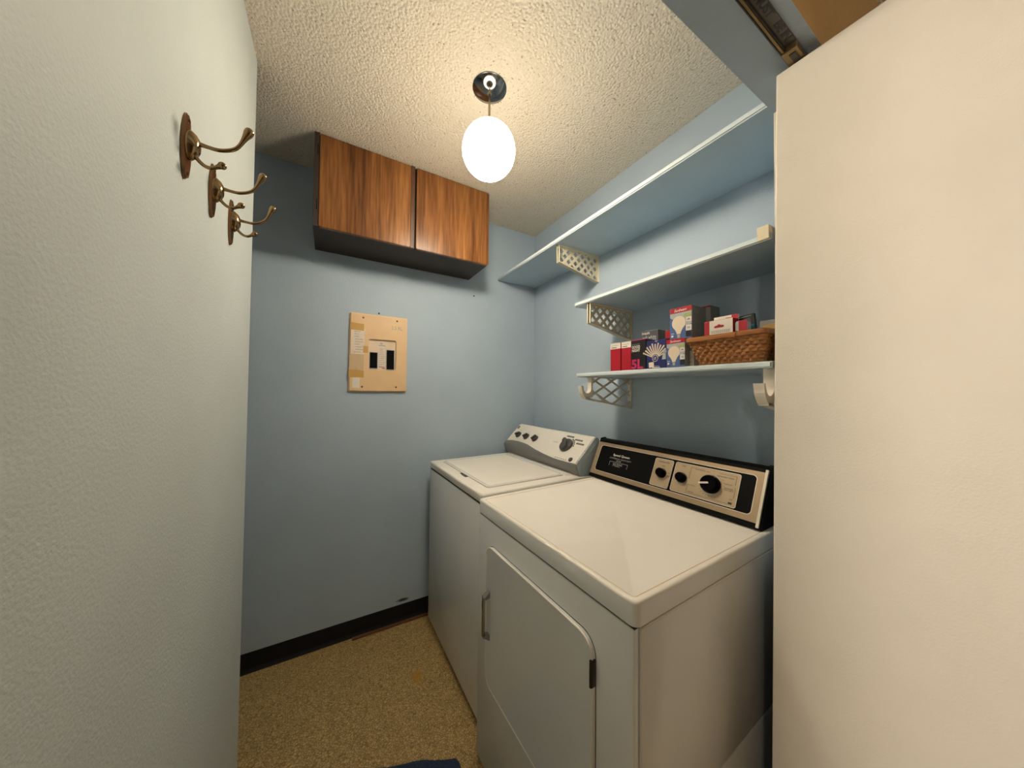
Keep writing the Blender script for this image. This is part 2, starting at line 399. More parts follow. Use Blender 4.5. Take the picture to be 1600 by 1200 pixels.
# ------------------------------------------------------------------ pendant lamp
def lamp():
    t = thing('pendant_lamp', 'lit white glass globe lamp hanging from the popcorn ceiling', 'lamp', (-0.7926, -0.8604, H))
    b = bm_new(); R = 0.118
    cap = [(0.062*k/16, -0.0205+R-math.sqrt(R*R-(0.062*k/16)**2)) for k in range(17)]
    lathe(b, cap+[(0.0632, -0.0028), (0.0645, -0.001), (0, -0.001)], 56)
    obj('canopy', b, 'canopy_metal', t, 22)
    b = bm_new(); lathe(b, [(0, -0.019), (0.009, -0.019), (0.009, -0.023), (0.006, -0.027), (0, -0.027)], 24); obj('canopy_hub', b, 'rod_metal', t, 40)
    b = bm_new(); tube(b, [(0, 0, -0.020), (0, 0, -0.150)], 0.0042); obj('rod', b, 'rod_metal', t, 40)
    b = bm_new(); lathe(b, [(0, -0.134), (0.014, -0.134), (0.020, -0.139), (0.038, -0.142), (0.0385, -0.149), (0, -0.149)], 32); obj('globe_fitter', b, 'rod_metal', t, 40)
    b = bm_new(); R = 0.099; zc = -0.241; prof = []
    for k in range(29):
        a = math.radians(18+k*(162/28)); prof.append((R*math.sin(a) if k < 28 else 0.0, zc+R*math.cos(a)*1.0))
    prof = [(0.0, prof[0][1]+0.001), (prof[0][0]*0.96, prof[0][1]+0.001)]+prof
    lathe(b, prof, 48)
    m = bpy.data.materials.new('lit_globe'); m.use_nodes = True
    p = m.node_tree.nodes['Principled BSDF']; p.inputs['Base Color'].default_value = (0.9, 0.88, 0.84, 1); p.inputs['Roughness'].default_value = 0.15
    p.inputs['Emission Color'].default_value = LAMP_COLOR; p.inputs['Emission Strength'].default_value = LAMP_STRENGTH
    N = m.node_tree.nodes; L = m.node_tree.links          # emission cut towards the top, put in to keep the ceiling from over-brightening
    tc = N.new('ShaderNodeTexCoord'); sx = N.new('ShaderNodeSeparateXYZ'); L.new(tc.outputs['Object'], sx.inputs[0])
    mr = N.new('ShaderNodeMapRange'); mr.inputs['From Min'].default_value = -0.314; mr.inputs['From Max'].default_value = -0.214
    mr.inputs['To Min'].default_value = LAMP_STRENGTH; mr.inputs['To Max'].default_value = LAMP_STRENGTH*0.09; mr.interpolation_type = 'SMOOTHSTEP'
    L.new(sx.outputs['Z'], mr.inputs['Value']); L.new(mr.outputs['Result'], p.inputs['Emission Strength'])
    MATS['lit_globe'] = m
    obj('globe', b, 'lit_globe', t, 40)
lamp()

# ------------------------------------------------------------------ wall cabinet
def cabinet():
    x0, x1, yf, z0, z1 = -1.372, -0.519, -0.296, 2.046, H
    t = thing('wall_cabinet', 'walnut veneer two-door cabinet mounted high on the blue back wall', 'cabinet', (0, 0, 0))
    b = bm_new(); box(b, x0, x1, yf+0.022, -0.001, z0+0.003, z1-0.001, 0.0015); obj('cabinet_body', b, 'walnut_dark', t)
    xs = -0.930
    for a, c in ((x0, x0+0.019), (xs-0.026, xs-0.006)):
        b = bm_new(); box(b, a, c, yf+0.004, yf+0.024, z0, z1-0.002, 0.001); obj('stile', b, 'walnut_dark' if a == x0 else 'walnut_mid', t)
    for a, c, dy, s in ((x0+0.021, xs-0.027, 0.0, 0.0), (xs+0.003, x1, 0.0, 3.7)):
        b = bm_new(); M = frame((0, yf+0.018+dy, 0), (1, 0, 0), (0, 0, 1))
        pts = rrect(a, c, z0, z1-0.006, 0.008, 4); prism(b, pts, 0.0, 0.018, M)
        es = [e for e in b.edges]; bmesh.ops.bevel(b, geom=[e for e in b.edges if abs((e.verts[0].co-e.verts[1].co).y) < 1e-6 and e.verts[0].co.y < yf+0.002], offset=0.002, segments=2, affect='EDGES')
        obj('cabinet_door', b, 'walnut', t)
    for x, y in ((x0+0.013, yf+0.0025), (x1, yf+0.010)):
        for z in (2.12, 2.37):
            b = bm_new(); box(b, x-0.001, x+0.002, y, y+0.018, z, z+0.045); obj('hinge', b, 'black_satin', t)
cabinet()

# ------------------------------------------------------------------ breaker panel
def breaker():
    x0, x1, z0, z1 = -1.206, -0.905, 1.314, 1.746
    t = thing('breaker_panel', 'beige electrical breaker panel set on the blue back wall', 'electrical panel', (0, 0, 0))
    M = frame((0, 0, 0), (1, 0, 0), (0, 0, 1))           # n = -Y
    ox0, ox1, oz0, oz1 = -1.110, -0.966, 1.438, 1.608
    b = bm_new()
    n = 4
    outer = rrect(x0, x1, z0, z1, 0.004, n); inner = rrect(ox0, ox1, oz0, oz1, 0.010, n)
    o1 = [(p[0], p[1]) for p in outer]
    ring_strip(b, outer, inner, 0.001, 0.016, M)
    bmesh.ops.bevel(b, geom=[e for e in b.edges if min(v.co.y for v in e.verts) < -0.0159 and max(v.co.y for v in e.verts) < -0.0159 and all(min(abs(v.co.x-x0), abs(v.co.x-x1), abs(v.co.z-z0), abs(v.co.z-z1)) < 0.005 for v in e.verts)], offset=0.006, segments=3, affect='EDGES')
    obj('panel_cover', b, 'panel_beige', t, 35)
    b = bm_new(); prism(b, rrect(ox0-0.002, ox1+0.002, oz0-0.002, oz1+0.002, 0.010, 4), 0.001, 0.004, M); obj('inner_plate', b, 'panel_inner', t)
    b = bm_new()
    prism(b, rrect(ox0+0.050, ox0+0.092, oz0+0.004, oz1-0.012, 0.002, 3), 0.004, 0.0046, M)
    obj('circuit_card', b, 'paper', t)
    b = bm_new()
    for k in range(9): box(b, ox0+0.056, ox0+0.086-random.uniform(0, .012), -0.0052, -0.0044, oz0+0.030+k*0.011, oz0+0.032+k*0.011)
    box(b, ox0+0.054, ox0+0.088, -0.0052, -0.0044, oz1-0.034, oz1-0.030); box(b, ox0+0.060, ox0+0.072, -0.0052, -0.0044, oz1-0.024, oz1-0.019)
    obj('card_lettering', b, 'print_grey', t)
    b = bm_new(); box(b, ox0+0.054, ox0+0.086, -0.0052, -0.0044, oz0+0.016, oz0+0.019); box(b, ox0+0.070, ox0+0.088, -0.0052, -0.0044, oz0+0.008, oz0+0.012); obj('red_lettering', b, 'red_print', t)
    # two banks of black breakers, each breaker with a toggle
    for bx0, bx1, bz0, bz1, nb in ((ox0+0.008, ox0+0.045, oz0+0.010, oz0+0.096, 4), (ox0+0.096, ox0+0.134, oz0+0.006, oz0+0.114, 5)):
        s = (bz1-bz0)/nb
        b = bm_new(); ring_strip(b, rrect(bx0-0.004, bx1+0.004, bz0-0.005, bz1+0.003, 0.001, 2), rrect(bx0-0.0005, bx1+0.0005, bz0-0.0005, bz1, 0.0005, 2), 0.003, 0.007, M); obj('breaker_frame', b, 'grey_print', t)
        b = bm_new(); box(b, bx0-0.0004, bx1+0.0004, -0.0105, -0.003, bz0-0.0004, bz1-0.0001); obj('breaker_back', b, 'black_satin', t)
        for k in range(nb):
            b = bm_new(); box(b, bx0, bx1, -0.012, -0.003, bz0+k*s+0.0006, bz0+(k+1)*s-0.0006, 0.0006)
            br = obj('circuit_breaker', b, 'black_satin', t)
            b = bm_new(); box(b, (bx0+bx1)/2-0.010, (bx0+bx1)/2+0.004, -0.0165, -0.0115, bz0+(k+0.3)*s, bz0+(k+0.7)*s, 0.001); obj('toggle', b, 'black_satin', br)
    for x, z in ((x0+0.066, z1-0.024), (x1-0.058, z1-0.024), (x0+0.066, z0+0.028), (x1-0.058, z0+0.028)):
        b = bm_new(); lathe(b, [(0, 0.0155), (0.0055, 0.0155), (0.005, 0.0175), (0.003, 0.0185), (0, 0.0187)], 14, shift(M, x, z)); box(b, x-0.004, x+0.004, -0.0192, -0.0185, z-0.0007, z+0.0007)
        obj('screw', b, 'screw_metal', t, 40)
    # taped circuit list along the left edge
    b = bm_new(); prism(b, [(x0+0.006, z0+0.095), (x0+0.073, z0+0.092), (x0+0.075, z1-0.085), (x0+0.008, z1-0.085)], 0.0162, 0.0168, M); obj('circuit_list', b, 'paper', t)
    b = bm_new()
    for k in range(16):
        z = z1-0.105-k*0.014; xa = x0+0.022+random.uniform(0, .006)
        box(b, xa, xa+random.uniform(0.02, 0.042), -0.0172, -0.0167, z, z+0.0026)
    obj('list_lettering', b, 'print_grey', t)
    b = bm_new()
    for q in ([(x0+0.004, z1-0.095), (x0+0.070, z1-0.098), (x0+0.070, z1-0.060), (x0+0.004, z1-0.056)],
              [(x0-0.003, z0+0.078), (x0+0.073, z0+0.078), (x0+0.073, z0+0.117), (x0-0.003, z0+0.120)],
              [(x0+0.068, z0+0.215), (x0+0.092, z0+0.215), (x0+0.092, z0+0.252), (x0+0.068, z0+0.252)]):
        bb = bm_new(); prism(bb, q, 0.0163, 0.0176, M); obj('tape_strip', bb, 'tape', t)
    b.free()
    b = bm_new(); prism(b, [(x0+0.003, z0+0.120), (x0+0.072, z0+0.118), (x0+0.073, z0+0.205), (x0+0.002, z0+0.205)], 0.0168, 0.0172, M)
    bmesh.ops.subdivide_edges(b, edges=b.edges[:], cuts=6, use_grid_fill=True)
    for v in b.verts:
        if v.co.y < -0.0169: v.co.y -= random.uniform(0, 0.0016)
    obj('clear_tape', b, 'clear_tape', t, 60)
    b = bm_new(); prism(b, [(x0+0.018, z0+0.022), (x0+0.054, z0+0.022), (x0+0.054, z0+0.078), (x0+0.018, z0+0.078)], 0.0163, 0.0169, M); obj('white_sticker', b, 'white_print', t)
    lettering('pencil_lettering', '2.5 RL', shift(M, x1-0.088, z1-0.075, 0.016), 0.060, 0.020, 'print_grey', t)
breaker()

# small marks on the walls: nails
def nail(label, p, n):
    b = bm_new(); M = frame(p, *( ((1, 0, 0), (0, 0, 1)) if n == 'y' else ((0, -1, 0), (0, 0, 1)) ))
    lathe(b, [(0, 0), (0.0015, 0), (0.0015, 0.006), (0.0042, 0.0065), (0.0045, 0.008), (0, 0.0085)], 12, M)
    tag(obj('nail', b, 'black_satin', None, 40), label, 'nail')
nail('small dark nail in the back wall just above the breaker panel', (-1.060, 0, 1.757), 'y')
nail('small dark nail in the back wall below the wooden cabinet', (-0.483, 0, 1.949), 'y')
nail('small dark nail in the right wall left of the red boxes', (0, -0.823, 1.468), 'x')

# ------------------------------------------------------------------ shelves and their brackets
def shelf(label, y0, y1, depth, z, th, tilt=0.0, block=False):
    t = thing('wall_shelf', label, 'shelf', (0, y0, z), 0.0, 'pale blue wall shelves')
    t.rotation_euler = (tilt, 0, 0)
    b = bm_new(); box(b, -depth, -0.001, y1-y0, -0.001, 0, th, 0.0)
    bmesh.ops.bevel(b, geom=[e for e in b.edges if all(v.co.x < -depth+1e-4 for v in e.verts)], offset=0.004, segments=3, affect='EDGES')
    for f in b.faces:
        f.normal_update()
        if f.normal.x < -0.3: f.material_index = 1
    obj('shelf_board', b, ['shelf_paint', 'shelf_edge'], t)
    if block:
        b = bm_new(); box(b, -depth-0.004, -depth+0.05, y1-y0+0.002, y1-y0+0.030, th-0.016, th+0.022, 0.002); obj('end_block', b, 'cream_plastic', t)
    return t
Z1, Z2, Z3, TH = 2.086, 1.732, 1.394, 0.018
shelf('full-length pale blue shelf nearest the ceiling', -0.001, YF+0.001, 0.308, Z1, TH+0.002)
shelf('middle pale blue wall shelf standing empty', -0.772, YF+0.001, 0.293, Z2-0.004, TH, -0.010, True)
shelf('lowest pale blue wall shelf carrying the boxes and basket', -0.785, YF+0.001, 0.293, Z3, TH)

def clip_poly(bm, poly):
    n = len(poly)
    for i in range(n):
        a, c = poly[i], poly[(i+1) % n]; d = Vector((c[0]-a[0], 0, c[1]-a[1])); nn = Vector((d.z, 0, -d.x))   # outward for CCW in (x,z)
        bmesh.ops.bisect_plane(bm, geom=bm.verts[:]+bm.edges[:]+bm.faces[:], plane_co=(a[0], 0, a[1]), plane_no=nn, clear_outer=True)
        eds = [e for e in bm.edges if e.is_boundary]
        if eds: bmesh.ops.holes_fill(bm, edges=eds)
def bar2(bm, p, q, w, y0, y1):
    d = Vector((q[0]-p[0], q[1]-p[1])); L = d.length; d /= L; nrm = Vector((-d.y, d.x))*w/2
    pts = [(p[0]+nrm.x, p[1]+nrm.y), (p[0]-nrm.x, p[1]-nrm.y), (q[0]-nrm.x, q[1]-nrm.y), (q[0]+nrm.x, q[1]+nrm.y)]
    prism(bm, [(x, z) for x, z in pts], -y1, -y0, frame((0, 0, 0), (1, 0, 0), (0, 0, 1)))
def lattice(poly, pitch, bw, slope, y0, y1):
    xs = [p[0] for p in poly]; zs = [p[1] for p in poly]
    cx, cz, R = (min(xs)+max(xs))/2, (min(zs)+max(zs))/2, 0.6
    bm = bm_new()
    for s in (1, -1):
        dx, dz = 1/math.hypot(1, slope), s*slope/math.hypot(1, slope)
        k = -12
        while k <= 12:
            ox, oz = cx-dz*k*pitch, cz+dx*k*pitch
            t = bm_new(); e_ = 0.0003*(1-s); bar2(t, (ox-dx*R, oz-dz*R), (ox+dx*R, oz+dz*R), bw, y0+e_, y1-e_)
            clip_poly(t, poly)
            if len(t.faces):
                me = bpy.data.meshes.new('t'); t.to_mesh(me); bm.from_mesh(me); bpy.data.meshes.remove(me)
            t.free(); k += 1
    return bm
def bracket(label, y, zt, depth=0.282, fh=0.092, rh=0.149):
    t = thing('shelf_bracket', label, 'shelf bracket', (0, y, zt), 0.0, 'cream lattice shelf brackets')
    poly = [(-depth, -fh), (0, -rh), (0, 0), (-depth, 0)]
    hw = 0.011
    ip = [(-depth+0.003, -fh+0.003), (-0.003, -rh+0.003), (-0.003, -0.003), (-depth+0.003, -0.003)]
    obj('lattice_web', lattice(ip, 0.0335, 0.0135, 1.0, -0.002, 0.003), 'cream_plastic', t)
    b = bm_new()
    wM = frame((0, 0, 0), (1, 0, 0), (0, 0, 1))
    e = 0.011
    for (p, q) in ((poly[0], poly[1]), (poly[1], poly[2]), (poly[2], poly[3]), (poly[3], poly[0])):
        bar2(b, p, q, 0.0001, 0, 0.0001)
    b.free(); b = bm_new()
    cx = sum(p[0] for p in poly)/4; cz = sum(p[1] for p in poly)/4
    inn = [(-depth+e, -fh+e*0.9), (-e, -rh+e*1.15), (-e, -e), (-depth+e, -e)]
    ring_strip(b, poly, inn, -0.004, 0.004, wM)
    obj('web_border', b, 'cream_plastic', t)
    b = bm_new()
    inn = [(-depth+0.0035, -fh+0.0045), (-0.0035, -rh+0.0045), (-0.0035, -0.003), (-depth+0.0035, -0.003)]
    ring_strip(b, poly, inn, -hw, hw, wM); obj('flange', b, 'cream_plastic', t)
    b = bm_new(); lathe(b, [(0, 0.0005), (0.005, 0.0005), (0.004, -0.002), (0, -0.0025)], 12, Matrix.Translation((-depth-0.004, 0.004, 0))); obj('screw', b, 'screw_metal', t)
    return t
bracket('cream lattice bracket under the highest shelf', -0.633, Z1)
bracket('cream lattice bracket under the middle shelf', -0.858, Z2-0.003)
def rod_bracket(label, y, zt, hw=0.012):
    t = thing('shelf_bracket', label, 'shelf bracket', (0, y, zt), 0.0, 'cream lattice shelf brackets')
    wM = frame((0, 0, 0), (1, 0, 0), (0, 0, 1))
    # hook: a cupped J in front of the web
    b = bm_new()
    cx, cz = -0.297, -0.052
    outer = [(-0.266, 0.0), (-0.266, cz)]; inner = [(-0.274, 0.0), (-0.274, cz)]
    for k in range(1, 13):
        a = -PI*k/12*0.93
        inner.append((cx+0.023*math.cos(a), cz+0.023*math.sin(a)))
        outer.append((cx+0.001+(0.032+0.008*math.sin(-a))*math.cos(a), cz+(0.030+0.018*math.sin(-a)**2)*math.sin(a)))
    inner.append((cx-0.026, cz+0.010)); outer.append((cx-0.036, cz+0.010))
    prism(b, outer+list(reversed(inner)), -hw, hw, wM)
    obj('rod_hook', b, 'pale_plastic', t)
    poly = [(-0.300, -0.097), (-0.20, -0.116), (0, -0.146), (0, 0), (-0.268, 0), (-0.268, -0.060)]
    cp = [(-0.268, -0.100), (0, -0.145), (0, -0.001), (-0.268, -0.001)]
    obj('lattice_web', lattice(cp, 0.049, 0.0085, 0.52, -0.003, 0.003), 'pale_plastic', t)
    b = bm_new()
    bar2(b, (-0.306, -0.096), (-0.001, -0.146), 0.008, -hw, hw)
    box(b, -0.006, -0.001, -hw, hw, -0.148, -0.001); box(b, -0.268, -0.001, -hw, hw, -0.005, -0.0005)
    obj('flange', b, 'pale_plastic', t)
    b = bm_new()
    pts = spline([(-0.262, 0, -0.094), (-0.252, 0, -0.080), (-0.235, 0, -0.076), (-0.215, 0, -0.090), (-0.19, 0, -0.112)], 6)
    tube(b, pts, 0.0035, 8); obj('web_curve', b, 'pale_plastic', t)
    b = bm_new(); box(b, -0.010, -0.0055, -0.0095, 0.0095, -0.062, -0.022, 0.002); obj('screw_cover', b, 'white_print', t)
    return t
rod_bracket('pale lattice bracket with rod hook at the far end of the lowest shelf', -0.857, Z3)
rod_bracket('pale rod hook bracket under the near end of the lowest shelf, below the basket', -1.5305, Z3)

# ------------------------------------------------------------------ coat hooks on the white wall
def smooth_open(t): t = max(0, min(1, t)); return t*t*(3-2*t)
def coat_hook(label, y):
    t = thing('coat_hook', label, 'coat hook', (XL, y, 1.78), 0.0, 'brass coat hooks on the white wall')
    M = frame((0, 0, 0), (0, 1, 0), (0, 0, 1))      # n = +X
    b = bm_new()
    pts = []
    for k in range(40):
        a = 2*PI*k/40; s = math.sin(a); c = math.cos(a)
        pts.append((0.0175*c*(1-0.28*s*s), 0.062*s-0.008))
    prism(b, pts, 0.0005, 0.006, M)
    bmesh.ops.bevel(b, geom=[e for e in b.edges if all(v.co.x > 0.0055 for v in e.verts)], offset=0.0025, segments=2, affect='EDGES')
    obj('back_plate', b, 'brass_plate', t, 40)
    b = bm_new()
    lathe(b, [(0, 0.004), (0.016, 0.004), (0.0165, 0.010), (0.012, 0.018), (0.007, 0.022), (0, 0.023)], 24, shift(M, 0, -0.004) @ Matrix.Diagonal((1, 1.7, 1, 1)))
    obj('hub', b, 'brass', t, 50)
    b = bm_new()
    P = spline([(0.010, 0, 0.004), (0.030, 0, 0.002), (0.052, 0, 0.003), (0.074, 0, 0.016), (0.088, 0, 0.045), (0.0925, 0, 0.056)], 7)
    n = len(P); R = [0.0052-0.0018*min(1, i/8) if i < n-13 else 0.0034+0.0044*smooth_open((i-(n-13))/9) for i in range(n)]
    dv = (P[-1]-P[-2]).normalized(); r_ = R[-1]
    tube(b, P+[P[-1]+dv*r_*k for k in (0.3, 0.55, 0.75, 0.9, 0.98)], R+[r_*q for q in (0.97, 0.85, 0.66, 0.42, 0.12)], 16); obj('upper_prong', b, 'brass', t, 50)
    b = bm_new()
    P = spline([(0.012, 0, -0.016), (0.020, 0, -0.028), (0.030, 0, -0.036), (0.040, 0, -0.036), (0.050, 0, -0.029), (0.054, 0, -0.026)], 6)
    n = len(P); R = [0.0045-0.0012*min(1, i/6) if i < n-11 else 0.0033+0.0034*smooth_open((i-(n-11))/8) for i in range(n)]
    dv = (P[-1]-P[-2]).normalized(); r_ = R[-1]
    tube(b, P+[P[-1]+dv*r_*k for k in (0.3, 0.55, 0.75, 0.9, 0.98)], R+[r_*q for q in (0.97, 0.85, 0.66, 0.42, 0.12)], 16); obj('lower_prong', b, 'brass', t, 50)
    for z in (0.040, -0.058):
        b = bm_new(); lathe(b, [(0, 0.0055), (0.0045, 0.0055), (0.0035, 0.0075), (0, 0.008)], 12, shift(M, 0, z))
        obj('screw', b, 'brass', t, 40)
coat_hook('brass coat hook on the white wall farthest from the viewer, beside the wall end', -0.81)
coat_hook('brass coat hook in the middle of the row on the white wall', -0.966)
coat_hook('brass coat hook on the white wall nearest to the viewer, highest in view', -1.118)

# ------------------------------------------------------------------ washing machine
def local_z(th): return math.atan2(-math.cos(th), -math.sin(th))
def knob(name, M, r, h, parent, grip, m='knob_grey', ring=True):
    b = bm_new(); lathe(b, [(0, 0.0005), (r, 0.0005), (r, 0.003), (r*0.93, h*0.45), (r*0.82, h*0.55), (0, h*0.55)], 36, M)
    k = obj(name, b, m, parent, 40)
    b = bm_new(); M2 = M @ Matrix.Rotation(grip, 4, 'Z')
    prism(b, rrect(-r*0.9, r*0.9, -r*0.28, r*0.28, r*0.26, 5), h*0.5, h*1.0, M2)
    bmesh.ops.bevel(b, geom=[e for e in b.edges], offset=r*0.06, segments=2, affect='EDGES')
    obj('grip', b, m, k, 40)
    if ring:
        b = bm_new(); ring_strip(b, circ(0, 0, r*1.16, 36), circ(0, 0, r*1.0, 36), 0.0003, 0.0022, M); obj('ring', b, 'knob_ring', k, 40)
    return k
def interp(tab, x):
    for (a, fa), (c, fc) in zip(tab, tab[1:]):
        if x <= c: return fa+(fc-fa)*smooth_open((x-a)/(c-a)) if x > a else fa
    return tab[-1][1]
def washer():
    th = -0.0189; w, dp, zt, zl = 0.690, 0.66, 0.915, 0.8766
    t = thing('washing_machine', 'white top-loading washing machine in the corner, grey waved console', 'washing machine', (-0.7789, -0.0797, 0), local_z(th))
    b = bm_new(); box(b, 0.002, w-0.002, 0.002, dp, 0.022, zl-0.0055, 0.004, 2); obj('cabinet_body', b, 'enamel', t, 40)
    b = bm_new(); box(b, 0.02, w-0.02, 0.02, dp-0.02, 0.004, 0.024); obj('underside_shade', b, 'gap_dark', t)  # dark block standing in for the shade under the washer
    for a, d in ((0.05, 0.05), (w-0.05, 0.05), (0.05, dp-0.05), (w-0.05, dp-0.05)):
        b = bm_new(); lathe(b, [(0, 0), (0.02, 0), (0.02, 0.010), (0.008, 0.012), (0.008, 0.024), (0, 0.024)], 16, Matrix.Translation((a, d, 0))); obj('foot', b, 'black_satin', t, 40)
    # top with an opening-edged lid
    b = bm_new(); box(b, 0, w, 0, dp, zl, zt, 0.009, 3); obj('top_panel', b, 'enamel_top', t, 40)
    b = bm_new(); box(b, 0.005, w-0.005, 0.0050, dp-0.01, zl-0.0080, zl+0.0005); obj('seam', b, 'gap_dark', t)
    M = Matrix.Translation((0, 0, zt))
    lo = rrect(0.058, 0.628, 0.060, 0.480, 0.014, 5)
    b = bm_new(); ring_strip(b, rrect(0.0567, 0.6293, 0.0587, 0.4813, 0.015, 5), rrect(0.062, 0.624, 0.064, 0.476, 0.012, 5), -0.001, 0.0006, M); obj('lid_gap', b, 'carton_grey', t)
    b = bm_new(); prism(b, lo, 0.0, 0.0045, M)
    bmesh.ops.bevel(b, geom=[e for e in b.edges if all(v.co.z > zt+0.004 for v in e.verts)], offset=0.002, segments=2, affect='EDGES')
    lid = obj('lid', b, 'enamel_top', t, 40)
    b = bm_new(); ring_strip(b, rrect(0.064, 0.622, 0.066, 0.474, 0.012, 5), rrect(0.071, 0.615, 0.073, 0.467, 0.009, 5), 0.0044, 0.0056, M); obj('lid_rim', b, 'enamel', lid, 40)
    b = bm_new(); box(b, 0.345, 0.425, 0.0480, 0.0580, zt-0.001, zt+0.0012); obj('finger_slot', b, 'gap_dark', t)
    b = bm_new(); box(b, 0.375, 0.425, 0.0435, 0.0515, zt-0.001, zt+0.0016); obj('lid_latch', b, 'black_print', t)
    b = bm_new(); box(b, 0.050, 0.640, 0.488, 0.515, zt-0.001, zt+0.005, 0.002); obj('hinge_strip', b, 'enamel', t)
    # console, in its own slightly turned frame
    c = bpy.data.objects.new('control_console', None); COL.objects.link(c); c.parent = t
    wc = 0.712
    inv = Matrix.Translation((-0.7789, -0.0797, 0)) @ Matrix.Rotation(local_z(th), 4, 'Z')
    tgt = Matrix.Translation((-0.241, -0.0441, 0.9155)) @ Matrix.Rotation(local_z(-0.0045), 4, 'Z')
    c.matrix_local = inv.inverted() @ tgt
    prof = [(0.0, 0.0), (-0.016, 0.026), (-0.0245, 0.048), (-0.025, 0.060), (-0.014, 0.0735), (0.022, 0.1085), (0.062, 0.147), (0.090, 0.174), (0.100, 0.181), (0.110, 0.183), (0.124, 0.178), (0.132, 0.150), (0.138, 0.0)]
    b = bm_new(); P = frame((0.006, 0, 0), (0, 1, 0), (0, 0, 1)); prism(b, prof, 0, wc-0.012, P); obj('console_body', b, 'console_white', c, 35)
    # end caps, curved inwards behind the front face
    for a0, a1 in ((0.0, 0.006), (wc-0.006, wc)):
        b = bm_new(); prism(b, [(p[0]*1.0+(0.004 if i < 8 else 0), p[1]*0.985) for i, p in enumerate(prof)], a0, a1, frame((0, 0, 0), (0, 1, 0), (0, 0, 1)))
        e = obj('end_cap', b, 'console_side', c, 35)
    b = bm_new(); prism(b, [(0.030, 0.004), (0.012, 0.030), (0.010, 0.058), (0.050, 0.100), (0.105, 0.150), (0.120, 0.004)], wc-0.001, wc+0.001, frame((0, 0, 0), (0, 1, 0), (0, 0, 1))); obj('end_cap_relief', b, 'console_side', c)
    # wavy grey skirt laid on the lower front
    def ppt(s):                                    # point on the profile at arc length s, pushed out a little
        acc = 0
        for (p, q) in zip(prof, prof[1:]):
            L = math.hypot(q[0]-p[0], q[1]-p[1])
            if s <= acc+L or q is prof[-1]:
                k = (s-acc)/L; n = Vector((-(q[1]-p[1]), q[0]-p[0])).normalized()
                return Vector((p[0]+(q[0]-p[0])*k, p[1]+(q[1]-p[1])*k)), n
            acc += L
    tab = [(0, 0.092), (0.06, 0.104), (0.15, 0.108), (0.24, 0.104), (0.34, 0.086), (0.46, 0.071), (0.58, 0.066), (0.712, 0.070)]
    def hgt(a):
        for (x0, f0), (x1, f1) in zip(tab, tab[1:]):
            if a <= x1: return f0+(f1-f0)*(a-x0)/(x1-x0)
        return tab[-1][1]
    b = bm_new(); na, ns = 64, 12; gr = []
    hs = [hgt(wc*i/na) for i in range(na+1)]
    for _ in range(4): hs = [hs[0]]+[(hs[i-1]+2*hs[i]+hs[i+1])/4 for i in range(1, na)]+[hs[-1]]
    for i in range(na+1):
        a = 0.003+(wc-0.006)*i/na; row = []
        for k in range(ns+1):
            p, n = ppt(hs[i]*k/ns+0.002)
            q = p+n*(0.0022 if 0 < k < ns else -0.001); row.append(b.verts.new((a, q.x, q.y)))
        gr.append(row)
    for i in range(na):
        for k in range(ns): b.faces.new((gr[i][k], gr[i+1][k], gr[i+1][k+1], gr[i][k+1]))
    obj('grey_skirt', b, 'console_grey', c, 60)
    F = frame((0, -0.025, 0.060), (1, 0, 0), (0, 0.125, 0.123))   # slanted face; n points out
    def on(a, s, z=0.0): return shift(F, a, s, z)
    off = 0.0008
    for a, g in ((0.088, 0.5), (0.183, 0.7), (0.279, 1.0)):
        knob('knob', on(a, 0.086, off), 0.0215, 0.024, c, g)
    d = knob('cycle_dial', on(0.568, 0.090, off), 0.041, 0.030, c, 2.2, ring=False)
    b = bm_new()
    for k in range(48):
        a = 2*PI*k/48
        bb = rrect(-0.0009, 0.0009, 0.0425, 0.0465, 0.0004, 2); prism(b, bb, 0.0, 0.0015, on(0.568, 0.090, off) @ Matrix.Rotation(a, 4, 'Z'))
    obj('dial_scale', b, 'knob_ring', d)
    b = bm_new()
    for k in range(5): prism(b, rrect(-0.0035, 0.0035, 0.044, 0.052, 0.001, 2), 0.0, 0.0016, on(0.568, 0.090, off) @ Matrix.Rotation(-0.35-k*0.27, 4, 'Z'))
    obj('dial_marks', b, 'print_dark', d)
    for k, (a, s) in enumerate(((0.522, 0.146), (0.597, 0.133), (0.622, 0.112), (0.440, 0.093))):
        b = bm_new(); prism(b, rrect(a, a+0.056, s, s+0.0095, 0.002, 3), 0, off+0.0004, F); p = obj('cycle_label', b, 'print_dark', c)
        b = bm_new()
        for j in range(6): prism(b, rrect(a+0.006+j*0.0075, a+0.011+j*0.0075, s+0.003, s+0.0065, 0.0005, 2), off+0.0003, off+0.0006, F)
        obj('label_lettering', b, 'print_grey', p)
    b = bm_new(); prism(b, rrect(0.012, 0.030, 0.134, 0.156, 0.001, 2), 0, off+0.0004, F); lg = obj('maker_badge', b, 'print_dark', c)
    b = bm_new(); prism(b, [(0.014, 0.143), (0.028, 0.149), (0.028, 0.1475), (0.014, 0.1415)], off+0.0003, off+0.0007, F); obj('badge_stripe', b, 'white_print', lg)
    b = bm_new(); lathe(b, [(0, 0), (0.0125, 0), (0.0125, 0.003), (0.010, 0.006), (0, 0.0065)], 28, on(0.660, 0.017, 0.0)); obj('start_button', b, 'knob_grey', c, 40)
    for k in range(6):
        b = bm_new(); lathe(b, [(0, 0), (0.0026, 0), (0.0022, 0.0022), (0, 0.0024)], 12, on(0.546+k*0.0165, 0.008, 0.0)); obj('indicator_light', b, 'print_dark' if k != 2 else 'print_grey', c)
    b = bm_new()
    def dash(a, s, n, st=0.006, hh=0.0026):
        for j in range(n): prism(b, rrect(a+j*st, a+j*st+st*0.65, s, s+hh, 0.0004, 2), 0, off+0.0002, F)
